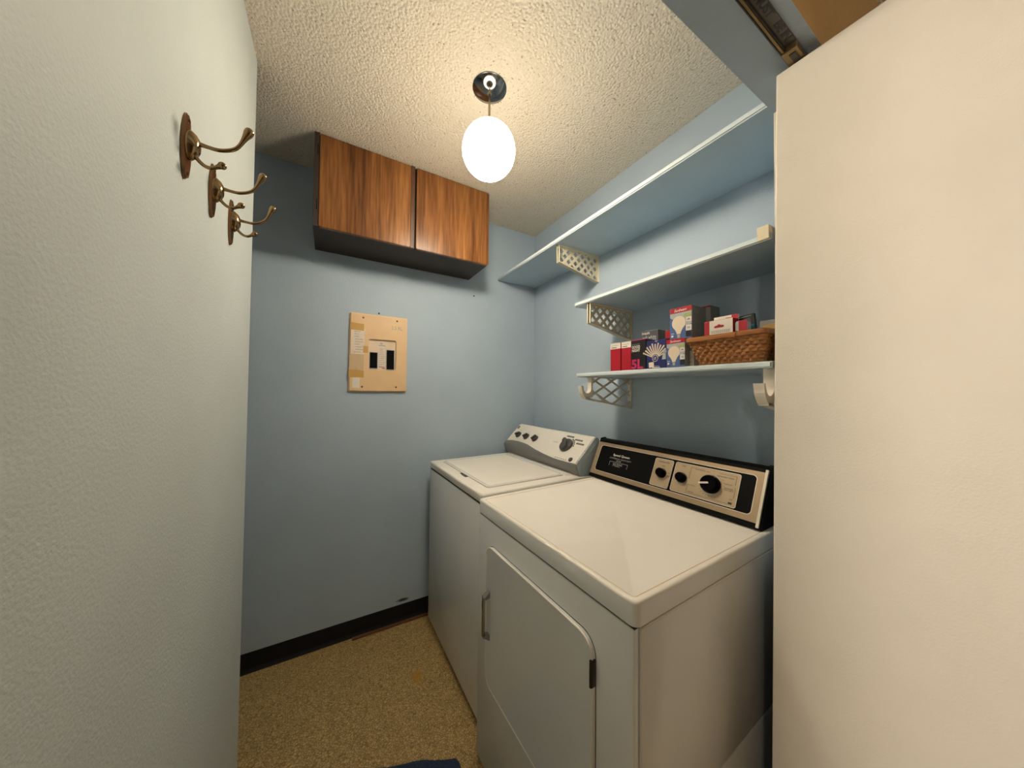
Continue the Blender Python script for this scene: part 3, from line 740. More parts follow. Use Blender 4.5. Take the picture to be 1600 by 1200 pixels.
    for a in (0.062, 0.155, 0.255): dash(a, 0.052, 7)
    for a, s in ((0.312, 0.112), (0.316, 0.100), (0.312, 0.086), (0.316, 0.076)): dash(a, s, 4)
    for a, s in ((0.55, 0.036), (0.53, 0.029), (0.60, 0.028), (0.640, 0.043), (0.682, 0.020), (0.682, 0.012), (0.632, 0.088), (0.632, 0.076), (0.50, 0.120)): dash(a, s, 6)
    dash(0.54, 0.017, 12)
    for a in (0.062, 0.155, 0.255): dash(a+0.01, 0.122, 4)
    obj('fine_lettering', b, 'print_grey', c)
washer()

# ------------------------------------------------------------------ dryer
def dryer():
    th = -0.0272; w, dp, zt, zl = 0.675, 0.685, 0.9303, 0.8834
    t = thing('clothes_dryer', 'white front-door clothes dryer with black and bronze control panel', 'dryer', (-0.8116, -0.8437, 0), local_z(th))
    b = bm_new(); box(b, 0.002, w-0.0065, 0.003, 0.0206, 0.020, zl-0.0065, 0.003, 2); obj('front_panel', b, 'enamel', t, 40)
    b = bm_new(); box(b, 0.004, w-0.0025, 0.0205, dp, 0.4425, zl-0.0065, 0.0025, 2)
    box(b, 0.004, w-0.0025, 0.0205, dp, 0.020, 0.4380, 0.0025, 2)
    obj('cabinet_body', b, 'enamel', t, 40)
    b = bm_new(); tube(b, [(w-0.0035, 0.0225, 0.03), (w-0.0035, 0.0225, zl-0.010), (w-0.0035, 0.028, zl-0.0075), (w-0.0035, dp-0.01, zl-0.0075)], 0.0026, 10); obj('side_panel_edge', b, 'enamel_top', t, 60)
    b = bm_new(); box(b, 0.006, w-0.0075, 0.0062, dp-0.01, 0.03, zl); obj('seam', b, 'gap_dark', t)
    b = bm_new(); box(b, 0.03, w-0.03, 0.03, dp-0.03, 0.004, 0.024); obj('underside_shade', b, 'gap_dark', t)  # dark block in place of the shade beneath the dryer
    for a, d in ((0.04, 0.04), (w-0.05, 0.05), (0.05, dp-0.05), (w-0.05, dp-0.05)):
        b = bm_new(); lathe(b, [(0, 0), (0.02, 0), (0.02, 0.010), (0.008, 0.012), (0.008, 0.022), (0, 0.022)], 16, Matrix.Translation((a, d, 0))); obj('foot', b, 'black_satin', t, 40)
    # top: a tray with a raised, rounded rim
    b = bm_new(); M = Matrix.Identity(4)
    n = 6
    outs = [(0.0, zl, 0.016), (0.0, zt-0.0055, 0.016), (0.0013, zt-0.0018, 0.016), (0.005, zt, 0.014), (0.013, zt-0.0003, 0.012), (0.0165, zt-0.0033, 0.010)]
    rows = []
    for ins, z, r in outs:
        rows.append([b.verts.new((p[0], p[1], z)) for p in rrect(ins, w-ins, ins+0.0012, dp-ins, r, n)])
    for a, c in zip(rows, rows[1:]):
        for i in range(len(a)):
            j = (i+1) % len(a); b.faces.new((a[i], a[j], c[j], c[i])).material_index = 1 if a is rows[0] else 0
    b.faces.new(rows[-1]); b.faces.new(list(reversed(rows[0])))
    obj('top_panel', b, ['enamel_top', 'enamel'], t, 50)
    b = bm_new(); ring_strip(b, rrect(0.0162, w-0.0162, 0.0174, dp-0.0162, 0.010, n), rrect(0.0185, w-0.0185, 0.0197, dp-0.0185, 0.008, n), zt-0.004, zt-0.0030); obj('tan_rim_line', b, 'enamel_rim_tan', t)  # thin tan line just inside the raised rim
    # door: rounded rectangle standing a little proud, with a bright rolled edge
    F = frame((0, 0.003, 0), (1, 0, 0), (0, 0, 1))      # n = -b (towards the viewer)
    do = rrect(0.082, 0.574, 0.336, 0.800, 0.040, 8)
    b = bm_new(); ring_strip(b, rrect(0.0805, 0.5755, 0.3345, 0.8015, 0.0415, 8), rrect(0.084, 0.572, 0.338, 0.798, 0.038, 8), -0.001, 0.0006, F); obj('door_gap', b, 'gap_dark', t)
    b = bm_new(); prism(b, do, 0.0, 0.010, F)
    bmesh.ops.bevel(b, geom=[e for e in b.edges if all(v.co.y < -0.0065 for v in e.verts)], offset=0.004, segments=3, affect='EDGES')
    d = obj('door', b, 'enamel', t, 40)
    b = bm_new(); e = [F @ Vector((p[0], p[1], 0.0088)) for p in rrect(0.0838, 0.5722, 0.3378, 0.7982, 0.0385, 8)]
    rings = []
    for i, p in enumerate(e):
        tg = (e[(i+1) % len(e)]-e[i-1]).normalized(); n1 = Vector((0, -1, 0)); n2 = tg.cross(n1)
        rings.append([b.verts.new(p+0.0030*(math.cos(2*PI*k/10)*n1+math.sin(2*PI*k/10)*n2)) for k in range(10)])
    for i in range(len(e)):
        for k in range(10):
            f = b.faces.new((rings[i][k], rings[i][(k+1) % 10], rings[(i+1) % len(e)][(k+1) % 10], rings[(i+1) % len(e)][k])); f.smooth = True
    obj('rolled_edge', b, 'enamel_top', d)
    a = 0.103
    b = bm_new(); box(b, a-0.006, a+0.006, -0.030, -0.022, 0.506, 0.640, 0.002, 2)
    for z0, s_ in ((0.640, 1), (0.506, -1)):
        prism(b, [(-0.004, z0+0.016*s_), (-0.006, z0-0.006*s_), (-0.022, z0-0.010*s_), (-0.030, z0-0.001*s_), (-0.024, z0+0.001*s_)], -(a+0.011), -(a-0.006), frame((0, 0, 0), (0, 1, 0), (0, 0, 1)) @ Matrix.Diagonal((1, 1, -1, 1)))
    obj('handle', b, 'handle_metal', d, 30)
    for z in (0.733, 0.420):
        b = bm_new(); box(b, 0.5705, 0.5785, -0.0110, 0.0, z-0.027, z+0.027, 0.001); tube(b, [(0.5745, -0.0115, z-0.027), (0.5745, -0.0115, z+0.027)], 0.0035, 10); obj('hinge', b, 'hinge_dark', d, 40)
    # console
    c = bpy.data.objects.new('control_console', None); COL.objects.link(c); c.parent = t
    inv = Matrix.Translation((-0.8116, -0.8437, 0)) @ Matrix.Rotation(local_z(th), 4, 'Z')
    tgt = Matrix.Translation((-0.2275, -0.8038, zt+0.0005)) @ Matrix.Rotation(local_z(-0.0115), 4, 'Z')
    c.matrix_local = inv.inverted() @ tgt
    wc = 0.681; tl = 0.4394; du = Vector((math.sin(tl), math.cos(tl)))
    tb, tz = 0.186*du.x, 0.186*du.y
    prof = [(0.004, 0.0), (0.0, 0.004), (tb-0.003, tz-0.003), (tb+0.002, tz), (tb+0.030, tz+0.002), (tb+0.085, tz-0.03), (tb+0.09, 0.0)]
    b = bm_new(); prism(b, prof, 0.003, wc-0.010, frame((0, 0, 0), (0, 1, 0), (0, 0, 1))); obj('console_body', b, 'black_satin', c, 30)
    for a0, a1 in ((0.0, 0.004), (wc-0.011, wc+0.004)):
        b = bm_new(); prism(b, [(p[0]+(0.003 if i in (1, 2) else 0), p[1]+(0.004 if i in (3, 4) else 0)) for i, p in enumerate(prof)], a0, a1, frame((0, 0, 0), (0, 1, 0), (0, 0, 1))); obj('end_cap', b, 'black_satin', c, 30)
    F = frame((0, 0, 0), (1, 0, 0), (0, du.x, du.y))
    b = bm_new(); ring_strip(b, rrect(0.003, wc-0.008, 0.018, 0.171, 0.002, 5), rrect(0.026, 0.653, 0.0365, 0.1565, 0.012, 5), -0.001, 0.0030, F); obj('bronze_bezel', b, 'bronze_trim', c)
    b = bm_new(); ring_strip(b, rrect(0.0245, 0.6545, 0.035, 0.158, 0.0135, 5), rrect(0.0265, 0.6525, 0.037, 0.156, 0.0115, 5), 0.002, 0.0036, F); obj('bezel_line', b, 'silver_line', c)
    b = bm_new(); prism(b, rrect(0.025, 0.654, 0.0355, 0.1575, 0.012, 5), -0.001, 0.0012, F); obj('black_fascia', b, 'black_gloss', c)
    b = bm_new(); prism(b, rrect(wc-0.009, wc-0.002, 0.006, 0.179, 0.001, 2), 0.0, 0.007, F); obj('chrome_end_strip', b, 'silver_line', c)
    p1 = (0.313, 0.387, 0.042, 0.149); p2 = (0.397, 0.611, 0.042, 0.149)
    pl = []
    for q in (p1, p2):
        b = bm_new(); prism(b, rrect(*q, 0.006, 5), 0.001, 0.0026, F); o = obj('control_plate', b, 'bronze_plate', c); pl.append(o)
        b = bm_new(); ring_strip(b, rrect(q[0]-0.0008, q[1]+0.0008, q[2]-0.0008, q[3]+0.0008, 0.0068, 5), rrect(q[0]+0.0008, q[1]-0.0008, q[2]+0.0008, q[3]-0.0008, 0.0055, 5), 0.001, 0.0031, F); obj('plate_edge', b, 'silver_line', o)
    h = 0.0026
    for k, (a, s) in enumerate(((0.351, 0.094), (0.429, 0.095))):
        b = bm_new(); M = shift(F, a, s, h); lathe(b, [(0, 0), (0.0195, 0), (0.0195, 0.002), (0.0170, 0.003), (0.0160, 0.018), (0.0140, 0.0205), (0, 0.021)], 32, M); kn = obj('knob', b, 'black_gloss', c, 40)
        b = bm_new(); ring_strip(b, circ(0, 0, 0.0202, 32), circ(0, 0, 0.0185, 32), 0, 0.0025, M); obj('ring', b, 'chrome', kn, 40)
    M = shift(F, 0.530, 0.096, h)
    b = bm_new(); lathe(b, [(0, 0), (0.0315, 0), (0.0315, 0.003), (0.029, 0.005), (0.0275, 0.020), (0.0245, 0.0235), (0, 0.024)], 44, M); dl = obj('timer_dial', b, 'black_gloss', c, 40)
    b = bm_new(); ring_strip(b, circ(0, 0, 0.0325, 44), circ(0, 0, 0.0305, 44), 0, 0.0035, M); obj('ring', b, 'chrome', dl, 40)
    b = bm_new(); prism(b, rrect(-0.0285, 0.003, -0.0028, 0.0028, 0.0025, 4), 0.0235, 0.0262, M @ Matrix.Rotation(0.24, 4, 'Z')); obj('pointer', b, 'white_print', dl)
    # printing
    g = 0.0012
    lettering('maker_lettering', 'Speed Queen', shift(F, 0.105, 0.1155, g), 0.088, 0.0125, 'white_print', c, bold=0.012)
    lettering('fine_lettering', 'COMMERCIAL HEAVY DUTY', shift(F, 0.090, 0.1045, g), 0.116, 0.0058, 'silver_plastic', c)
    lettering('fine_lettering', 'DRYER', shift(F, 0.130, 0.0955, g), 0.026, 0.0055, 'silver_plastic', c)
    b = bm_new(); ring_strip(b, rrect(0.097, 0.194, 0.066, 0.092, 0.0008, 2), rrect(0.0982, 0.1928, 0.0672, 0.0908, 0.0005, 2), g, g+0.0004, F); obj('notice_frame', b, 'silver_plastic', c)
    lettering('fine_lettering', 'ELECTRONIC\nCONTROL', shift(F, 0.118, 0.070, g), 0.050, 0.017, 'silver_plastic', c)
    lettering('plate_lettering', 'TEMPERATURE', shift(F, 0.327, 0.135, h), 0.045, 0.0048, 'print_dark', c)
    lettering('plate_lettering', 'START', shift(F, 0.420, 0.136, h), 0.016, 0.0045, 'print_dark', c)
    lettering('plate_lettering', 'HIGH', shift(F, 0.345, 0.121, h), 0.012, 0.0035, 'print_dark', c)
    lettering('plate_lettering', 'LOW', shift(F, 0.372, 0.098, h), 0.011, 0.0035, 'print_dark', c)
    lettering('plate_lettering', 'MED', shift(F, 0.372, 0.087, h), 0.011, 0.0035, 'print_dark', c)
    lettering('plate_lettering', 'AUTOMATIC DRY', shift(F, 0.470, 0.1345, h), 0.050, 0.0035, 'print_dark', c)
    lettering('plate_lettering', 'PERMANENT PRESS', shift(F, 0.543, 0.1285, h), 0.050, 0.0040, 'print_dark', c)
    lettering('plate_lettering', 'MORE DRY', shift(F, 0.570, 0.108, h), 0.022, 0.0032, 'print_dark', c)
    lettering('plate_lettering', 'NORMAL\nLESS DRY', shift(F, 0.570, 0.089, h), 0.028, 0.0095, 'print_dark', c)
    lettering('plate_lettering', 'TIME DRY', shift(F, 0.460, 0.053, h), 0.022, 0.0032, 'print_dark', c)
    lettering('plate_lettering', 'OFF', shift(F, 0.591, 0.063, h), 0.009, 0.0035, 'print_dark', c)
    b = bm_new()
    def line(x0, y0, x1, y1, wd=0.0009):
        prism(b, [(min(x0, x1)-wd/2, min(y0, y1)-wd/2), (max(x0, x1)+wd/2, min(y0, y1)-wd/2), (max(x0, x1)+wd/2, max(y0, y1)+wd/2), (min(x0, x1)-wd/2, max(y0, y1)+wd/2)], h, h+0.0003, F)
    for l in ((0.455, 0.140, 0.500, 0.140), (0.455, 0.100, 0.455, 0.140), (0.600, 0.112, 0.600, 0.140), (0.548, 0.140, 0.600, 0.140), (0.455, 0.078, 0.482, 0.078), (0.455, 0.050, 0.455, 0.078), (0.455, 0.050, 0.590, 0.050), (0.602, 0.070, 0.602, 0.104), (0.590, 0.050, 0.600, 0.056)): line(*l)
    for k in range(15):
        a = math.radians(200+k*14); line(0.530+0.040*math.cos(a), 0.096+0.040*math.sin(a), 0.530+0.040*math.cos(a), 0.096+0.040*math.sin(a), 0.0018)
    obj('plate_lines', b, 'print_dark', c)
dryer()

# ------------------------------------------------------------------ boxes on the lowest shelf
ZT = Z3+TH+0.0004
def carton(name, label, cat, xf, y0, y1, z0, z1, depth, mats, rz=0.0, group=None):
    """mats: (front, side, top). Front faces -X. Local frame: origin at the front left bottom corner, x=depth, y negative to the right"""
    w, hh = y0-y1, z1-z0
    b = bm_new(); box(b, 0, depth, -w, 0, 0, hh, 0.0008, 1)
    for f in b.faces:
        f.normal_update()
        f.material_index = 0 if f.normal.x < -0.9 else (2 if abs(f.normal.z) > 0.9 else 1)
    o = obj(name, b, list(mats)); o.location = (xf, y0, z0); o.rotation_euler = (0, 0, rz)
    tag(o, label, cat, group)
    F = frame((0, 0, 0), (0, -1, 0), (0, 0, 1))      # n = -X
    return o, F, w, hh
def patch(name, pts, F, m, parent, h=0.0005, base=0.0):
    b = bm_new(); prism(b, pts, base, base+h, F); return obj(name, b, m, parent)
def rect(x0, x1, y0, y1): return [(x0, y0), (x1, y0), (x1, y1), (x0, y1)]
def bulb_pts(cx, cz, R, neck, L):
    pts = []
    for k in range(31):
        a = math.radians(-52+k*(284/30)); pts.append((cx+R*math.cos(a), cz+R*math.sin(a)))
    pts += [(cx-neck, cz-R-L*0.35), (cx-neck*0.9, cz-R-L*0.6), (cx+neck*0.9, cz-R-L*0.6), (cx+neck, cz-R-L*0.35)]
    return pts
def red_box(label, y0, y1, top):
    o, F, w, h = carton('light_bulb_box', label, 'box', -0.270, y0, y1, ZT, top, 0.06, ('red_print', 'red_print', 'white_print'), 0.0, 'light bulb boxes on the lowest shelf')
    patch('white_top_band', rect(0, w, h*0.79, h), F, 'white_print', o)
    patch('band_lettering', rect(w*0.12, w*0.62, h*0.825, h*0.85), F, 'print_dark', o, 0.0008)
    patch('band_lettering', rect(w*0.15, w*0.80, h*0.90, h*0.915), F, 'print_grey', o, 0.0008)
    return o
red_box('red and white narrow box, farthest left on the lowest shelf', -0.976, -1.029, 1.529)
red_box('red and white narrow box touching the black box', -1.034, -1.0805, 1.528)
def black_box():
    o, F, w, h = carton('light_bulb_box', 'black box with pink figures and white GOOD NIGHT lettering', 'box', -0.270, -1.0815, -1.147, ZT, 1.5285, 0.062, ('black_print', 'black_print', 'magenta_print'), 0.0, 'light bulb boxes on the lowest shelf')
    lettering('white_lettering', 'GOOD\nNIGHT', shift(F, w*0.06, h*0.60), w*0.56, h*0.21, 'white_print', o, bold=0.02)
    lettering('pink_lettering', '5L', shift(F, w*0.02, h*0.03), w*0.82, h*0.32, 'magenta_print', o, bold=0.04)
    patch('top_line', rect(0, w, h*0.975, h), F, 'magenta_print', o)
    patch('fine_line', rect(w*0.04, w*0.60, h*0.845, h*0.855), F, 'silver_plastic', o)
black_box()
def navy_box():
    o, F, w, h = carton('light_bulb_box', 'navy blue box with a fan of white rays and round emblem', 'box', -0.270, -1.151, -1.2295, ZT, 1.517, 0.060, ('navy_print', 'navy_print', 'navy_print'), 0.0, 'light bulb boxes on the lowest shelf')
    patch('grey_corner', [(w*0.80, h*0.30), (w, h*0.30), (w, h*0.66), (w*0.88, h*0.60)], F, 'grey_print', o)
    cx, cz = w*0.46, h*0.36
    for k in range(11):
        a = math.radians(25+k*13); r0, r1 = h*0.14, h*(0.50 if k % 2 else 0.54); dw = 0.0016; dv = 0.0030
        c, s = math.cos(a), math.sin(a)
        patch('ray', [(cx+r0*c+dw*s, cz+r0*s-dw*c), (cx+r1*c+dv*s, cz+r1*s-dv*c), (cx+r1*c-dv*s, cz+r1*s+dv*c), (cx+r0*c-dw*s, cz+r0*s+dw*c)], F, 'cream_print', o)
    patch('emblem', circ(cx, cz, h*0.115, 28), F, 'white_print', o, 0.0008)
    patch('emblem_disc', circ(cx, cz, h*0.098, 28), F, 'navy_print', o, 0.0011)
    lettering('emblem_lettering', 'GE', shift(F, cx-h*0.055, cz-h*0.045, 0.0009), h*0.11, h*0.09, 'white_print', o, shear=0.2)
    patch('price_sticker', [(w*0.14, h*0.04), (w*0.40, h*0.06), (w*0.38, h*0.24), (w*0.12, h*0.22)], F, 'cream_print', o, 0.0009)
    patch('foot_lettering', rect(w*0.30, w*0.70, h*0.03, h*0.055), F, 'white_print', o)
    patch('foot_lettering', rect(w*0.42, w*0.66, h*0.085, h*0.10), F, 'grey_print', o)
    lettering('top_lettering', 'TF', shift(F, w*0.44, h*0.925), w*0.14, h*0.05, 'white_print', o)
navy_box()
def globe_bulb_box(label, xf, y0, y1, z0, z1, depth, tilt=0.0):
    o, F, w, h = carton('light_bulb_box', label, 'box', xf, y0, y1, z0, z1, depth, ('grey_print', 'carton_grey', 'carton_dark'), tilt, 'light bulb boxes on the lowest shelf')
    patch('blue_ground', [(0, 0), (w, 0), (w, h*0.45), (w*0.75, h*0.40), (0, h*0.72)], F, 'blue_print', o)
    patch('red_band', rect(0, w, h*0.84, h), F, 'red_print', o, 0.0008)
    lettering('brand_lettering', 'Sunbeam', shift(F, w*0.20, h*0.875, 0.0005), w*0.58, h*0.085, 'white_print', o, shear=0.35, bold=0.01)
    patch('bulb_picture', bulb_pts(w*0.41, h*0.52, w*0.315, w*0.10, h*0.20), F, 'cream_print', o, 0.0009)
    patch('bulb_cap', rect(w*0.345, w*0.475, h*0.06, h*0.165), F, 'silver_plastic', o, 0.0011)
    patch('green_patch', rect(w*0.66, w*0.97, h*0.68, h*0.78), F, 'green_print', o, 0.0007)
    patch('info_label', rect(w*0.75, w*0.99, h*0.53, h*0.66), F, 'white_print', o, 0.0007)
    patch('info_arc', [(w*0.78, h*0.56), (w*0.95, h*0.56), (w*0.92, h*0.61), (w*0.86, h*0.63), (w*0.81, h*0.61)], F, 'print_grey', o, 0.0009)
    patch('info_label', rect(w*0.74, w*0.99, h*0.25, h*0.42), F, 'white_print', o, 0.0007)
    patch('info_lines', rect(w*0.80, w*0.94, h*0.30, h*0.37), F, 'grey_print', o, 0.0009)
    patch('black_patch', rect(w*0.74, w*0.99, h*0.06, h*0.235), F, 'black_print', o, 0.0007)
    patch('blue_lettering', rect(w*0.05, w*0.20, h*0.20, h*0.215), F, 'white_print', o, 0.0007)
    patch('blue_lettering', rect(w*0.06, w*0.16, h*0.10, h*0.16), F, 'white_print', o, 0.0007)
    return o
globe_bulb_box('red, white and blue globe bulb box standing on the shelf beside the navy box', -0.290, -1.245, -1.3105, ZT, 1.507, 0.026)
globe_bulb_box('red, white and blue globe bulb box stacked on top of another, left of the basket', -0.252, -1.2335, -1.3110, 1.5086, 1.6205, 0.085)
def pale_blue_box():
    o, F, w, h = carton('light_bulb_box', 'pale blue and white box set back between the lower globe bulb box and basket', 'box', -0.2625, -1.2640, -1.3230, ZT, 1.5080, 0.048, ('white_print', 'white_print', 'orange_print'), 0.0, 'light bulb boxes on the lowest shelf')
    patch('blue_band', rect(0, w, h*0.55, h*0.92), F, 'light_blue_print', o)
    patch('orange_band', rect(0, w, h*0.92, h), F, 'orange_print', o, 0.0007)
    b = bm_new()
    for k in range(9): prism(b, rect(w*0.08, w*random.uniform(0.6, 0.95), h*(0.05+0.053*k), h*(0.068+0.053*k)), 0, 0.0006, F)
    obj('fine_lettering', b, 'print_grey', o)
pale_blue_box()
def back_boxes():
    o, F, w, h = carton('light_bulb_box', 'dark slate box with pale lettering behind the black box', 'box', -0.196, -1.073, -1.146, ZT, 1.5715, 0.065, ('carton_dark', 'carton_grey', 'carton_dark'), 0.0, 'light bulb boxes on the lowest shelf')
    lettering('brand_lettering', 'PHILIPS', shift(F, w*0.04, h*0.915), w*0.46, h*0.05, 'white_print', o, bold=0.01)
    lettering('pale_lettering', 'soft white\n55 WATT', shift(F, w*0.06, h*0.70), w*0.86, h*0.18, 'grey_print', o, bold=0.01)
    o, F, w, h = carton('light_bulb_box', 'dark red picture box behind the navy box', 'box', -0.186, -1.170, -1.232, ZT, 1.562, 0.06, ('red_print', 'carton_grey', 'carton_dark'), 0.0, 'light bulb boxes on the lowest shelf')
    patch('pale_picture', [(w*0.35, h*0.70), (w, h*0.70), (w, h*0.99), (w*0.72, h*0.95)], F, 'white_print', o)
    patch('dark_picture', [(0, h*0.70), (w*0.5, h*0.72), (w*0.62, h*0.80), (w*0.2, h*0.80)], F, 'black_print', o, 0.0008)
    patch('bulb_picture', circ(w*0.85, h*0.86, w*0.14, 20), F, 'print_grey', o, 0.0009)
back_boxes()

# ------------------------------------------------------------------ wicker basket and what is in it
BX0, BX1, BY0, BY1 = -0.308, -0.080, -1.3265, -1.5375          # rim rectangle
bx0, bx1, by0, by1 = -0.286, -0.105, -1.3545, -1.522          # base rectangle
ZB, ZR = ZT, 1.498
def basket():
    t = thing('wicker_basket', 'brown woven wicker basket on the near end of the lowest shelf', 'basket', (0, 0, 0))
    def loop(k, grow=0.0, n=120):
        x0 = bx0+(BX0-bx0)*k-grow; x1 = bx1+(BX1-bx1)*k+grow; y0 = by0+(BY0-by0)*k+grow; y1 = by1+(BY1-by1)*k-grow
        pts = rrect(x0, x1, y1, y0, 0.014, 6)
        L = [0.0]
        for i in range(len(pts)): L.append(L[-1]+math.dist(pts[i], pts[(i+1) % len(pts)]))
        out = []
        for j in range(n):
            s = L[-1]*j/n
            for i in range(len(pts)):
                if L[i] <= s <= L[i+1]+1e-9:
                    q = (s-L[i])/max(1e-9, L[i+1]-L[i]); a, c = Vector(pts[i]), Vector(pts[(i+1) % len(pts)])
                    d = (c-a).normalized() if (c-a).length > 1e-9 else Vector((1, 0)); p = a+(c-a)*q
                    out.append((p, Vector((d.y, -d.x)))); break
        return out
    # liner
    b = bm_new(); n = 60
    lo = loop(0, -0.004, n); hi = loop(1, -0.004, n); li = loop(0, -0.006, n); hi2 = loop(1, -0.006, n)
    V = lambda p, z: b.verts.new((p.x, p.y, z))
    A = [V(p[0], ZB+0.001) for p in lo]; B_ = [V(p[0], ZR-0.004) for p in hi]; C_ = [V(p[0], ZR-0.004) for p in hi2]; D_ = [V(p[0], ZB+0.003) for p in li]
    for i in range(n):
        j = (i+1) % n
        b.faces.new((A[i], A[j], B_[j], B_[i])); b.faces.new((B_[i], B_[j], C_[j], C_[i])); b.faces.new((C_[i], C_[j], D_[j], D_[i]))
    b.faces.new(list(reversed(A))); b.faces.new(D_)
    obj('basket_wall', b, 'wicker_dark', t)
    # woven rows
    rows = 8; n = 240; stakes = 38
    for r in range(rows):
        b = bm_new(); k0 = r/rows*0.97; k1 = (r+1)/rows*0.97; wob = random.uniform(-0.1, 0.1)
        km = (k0+k1)/2; base = loop(km, 0.0, n); zc = ZB+0.001+(ZR-ZB-0.010)*km; hh = (ZR-ZB-0.010)/rows*0.60
        secs = [(-1.0, 0.0), (-0.6, 0.0022), (0.6, 0.0022), (1.0, 0.0), (0.5, -0.001), (-0.5, -0.001)]
        rings = []
        for j, (p, nn) in enumerate(base):
            amp = 0.0020*math.sin(stakes*PI*j/n*2/2*2/1 + r*PI + wob)
            rings.append([b.verts.new((p.x-nn.x*0+nn.x*(amp+o_), p.y+nn.y*(amp+o_), zc+hh*s_)) for s_, o_ in secs])
        for j in range(n):
            q = (j+1) % n
            for m in range(6):
                f = b.faces.new((rings[j][m], rings[q][m], rings[q][(m+1) % 6], rings[j][(m+1) % 6])); f.smooth = True
        obj('woven_row', b, 'wicker', t)
    # upright stakes
    b = bm_new(); lo = loop(0, 0.0015, stakes); hi = loop(0.97, 0.0015, stakes)
    for (p, nn), (q, n2) in zip(lo, hi):
        tube(b, [(p.x, p.y, ZB+0.002), (q.x, q.y, ZR-0.006)], 0.0022, 6)
    obj('stakes', b, 'wicker_rim', t)
    # rim band, outside and inside, with lashings
    b = bm_new()
    secs = [(0.0035, -0.014), (0.0065, -0.012), (0.0070, -0.002), (0.0040, 0.001), (-0.0050, 0.001), (-0.0075, -0.003), (-0.0070, -0.013), (-0.004, -0.014)]
    base = loop(1.0, 0.0, 120); rings = [[b.verts.new((p.x+nn.x*o_, p.y+nn.y*o_, ZR+dz)) for o_, dz in secs] for p, nn in base]
    for j in range(120):
        q = (j+1) % 120
        for m in range(8): b.faces.new((rings[j][m], rings[q][m], rings[q][(m+1) % 8], rings[j][(m+1) % 8]))
    obj('rim', b, 'wicker_rim', t, 40)
    for j in (8, 30, 52, 74, 96, 112):
        p, nn = base[j]; b = bm_new(); tg = Vector((-nn.y, nn.x))
        pts = [Vector((p.x+nn.x*o_*1.2+tg.x*dt, p.y+nn.y*o_*1.2+tg.y*dt, ZR+dz*1.15)) for (o_, dz), dt in zip(secs[:5], (0.0, 0.001, 0.003, 0.004, 0.005))]
        tube(b, pts, 0.0016, 6); obj('lashing', b, 'wicker', t)
basket()
BZ = ZB+0.0036
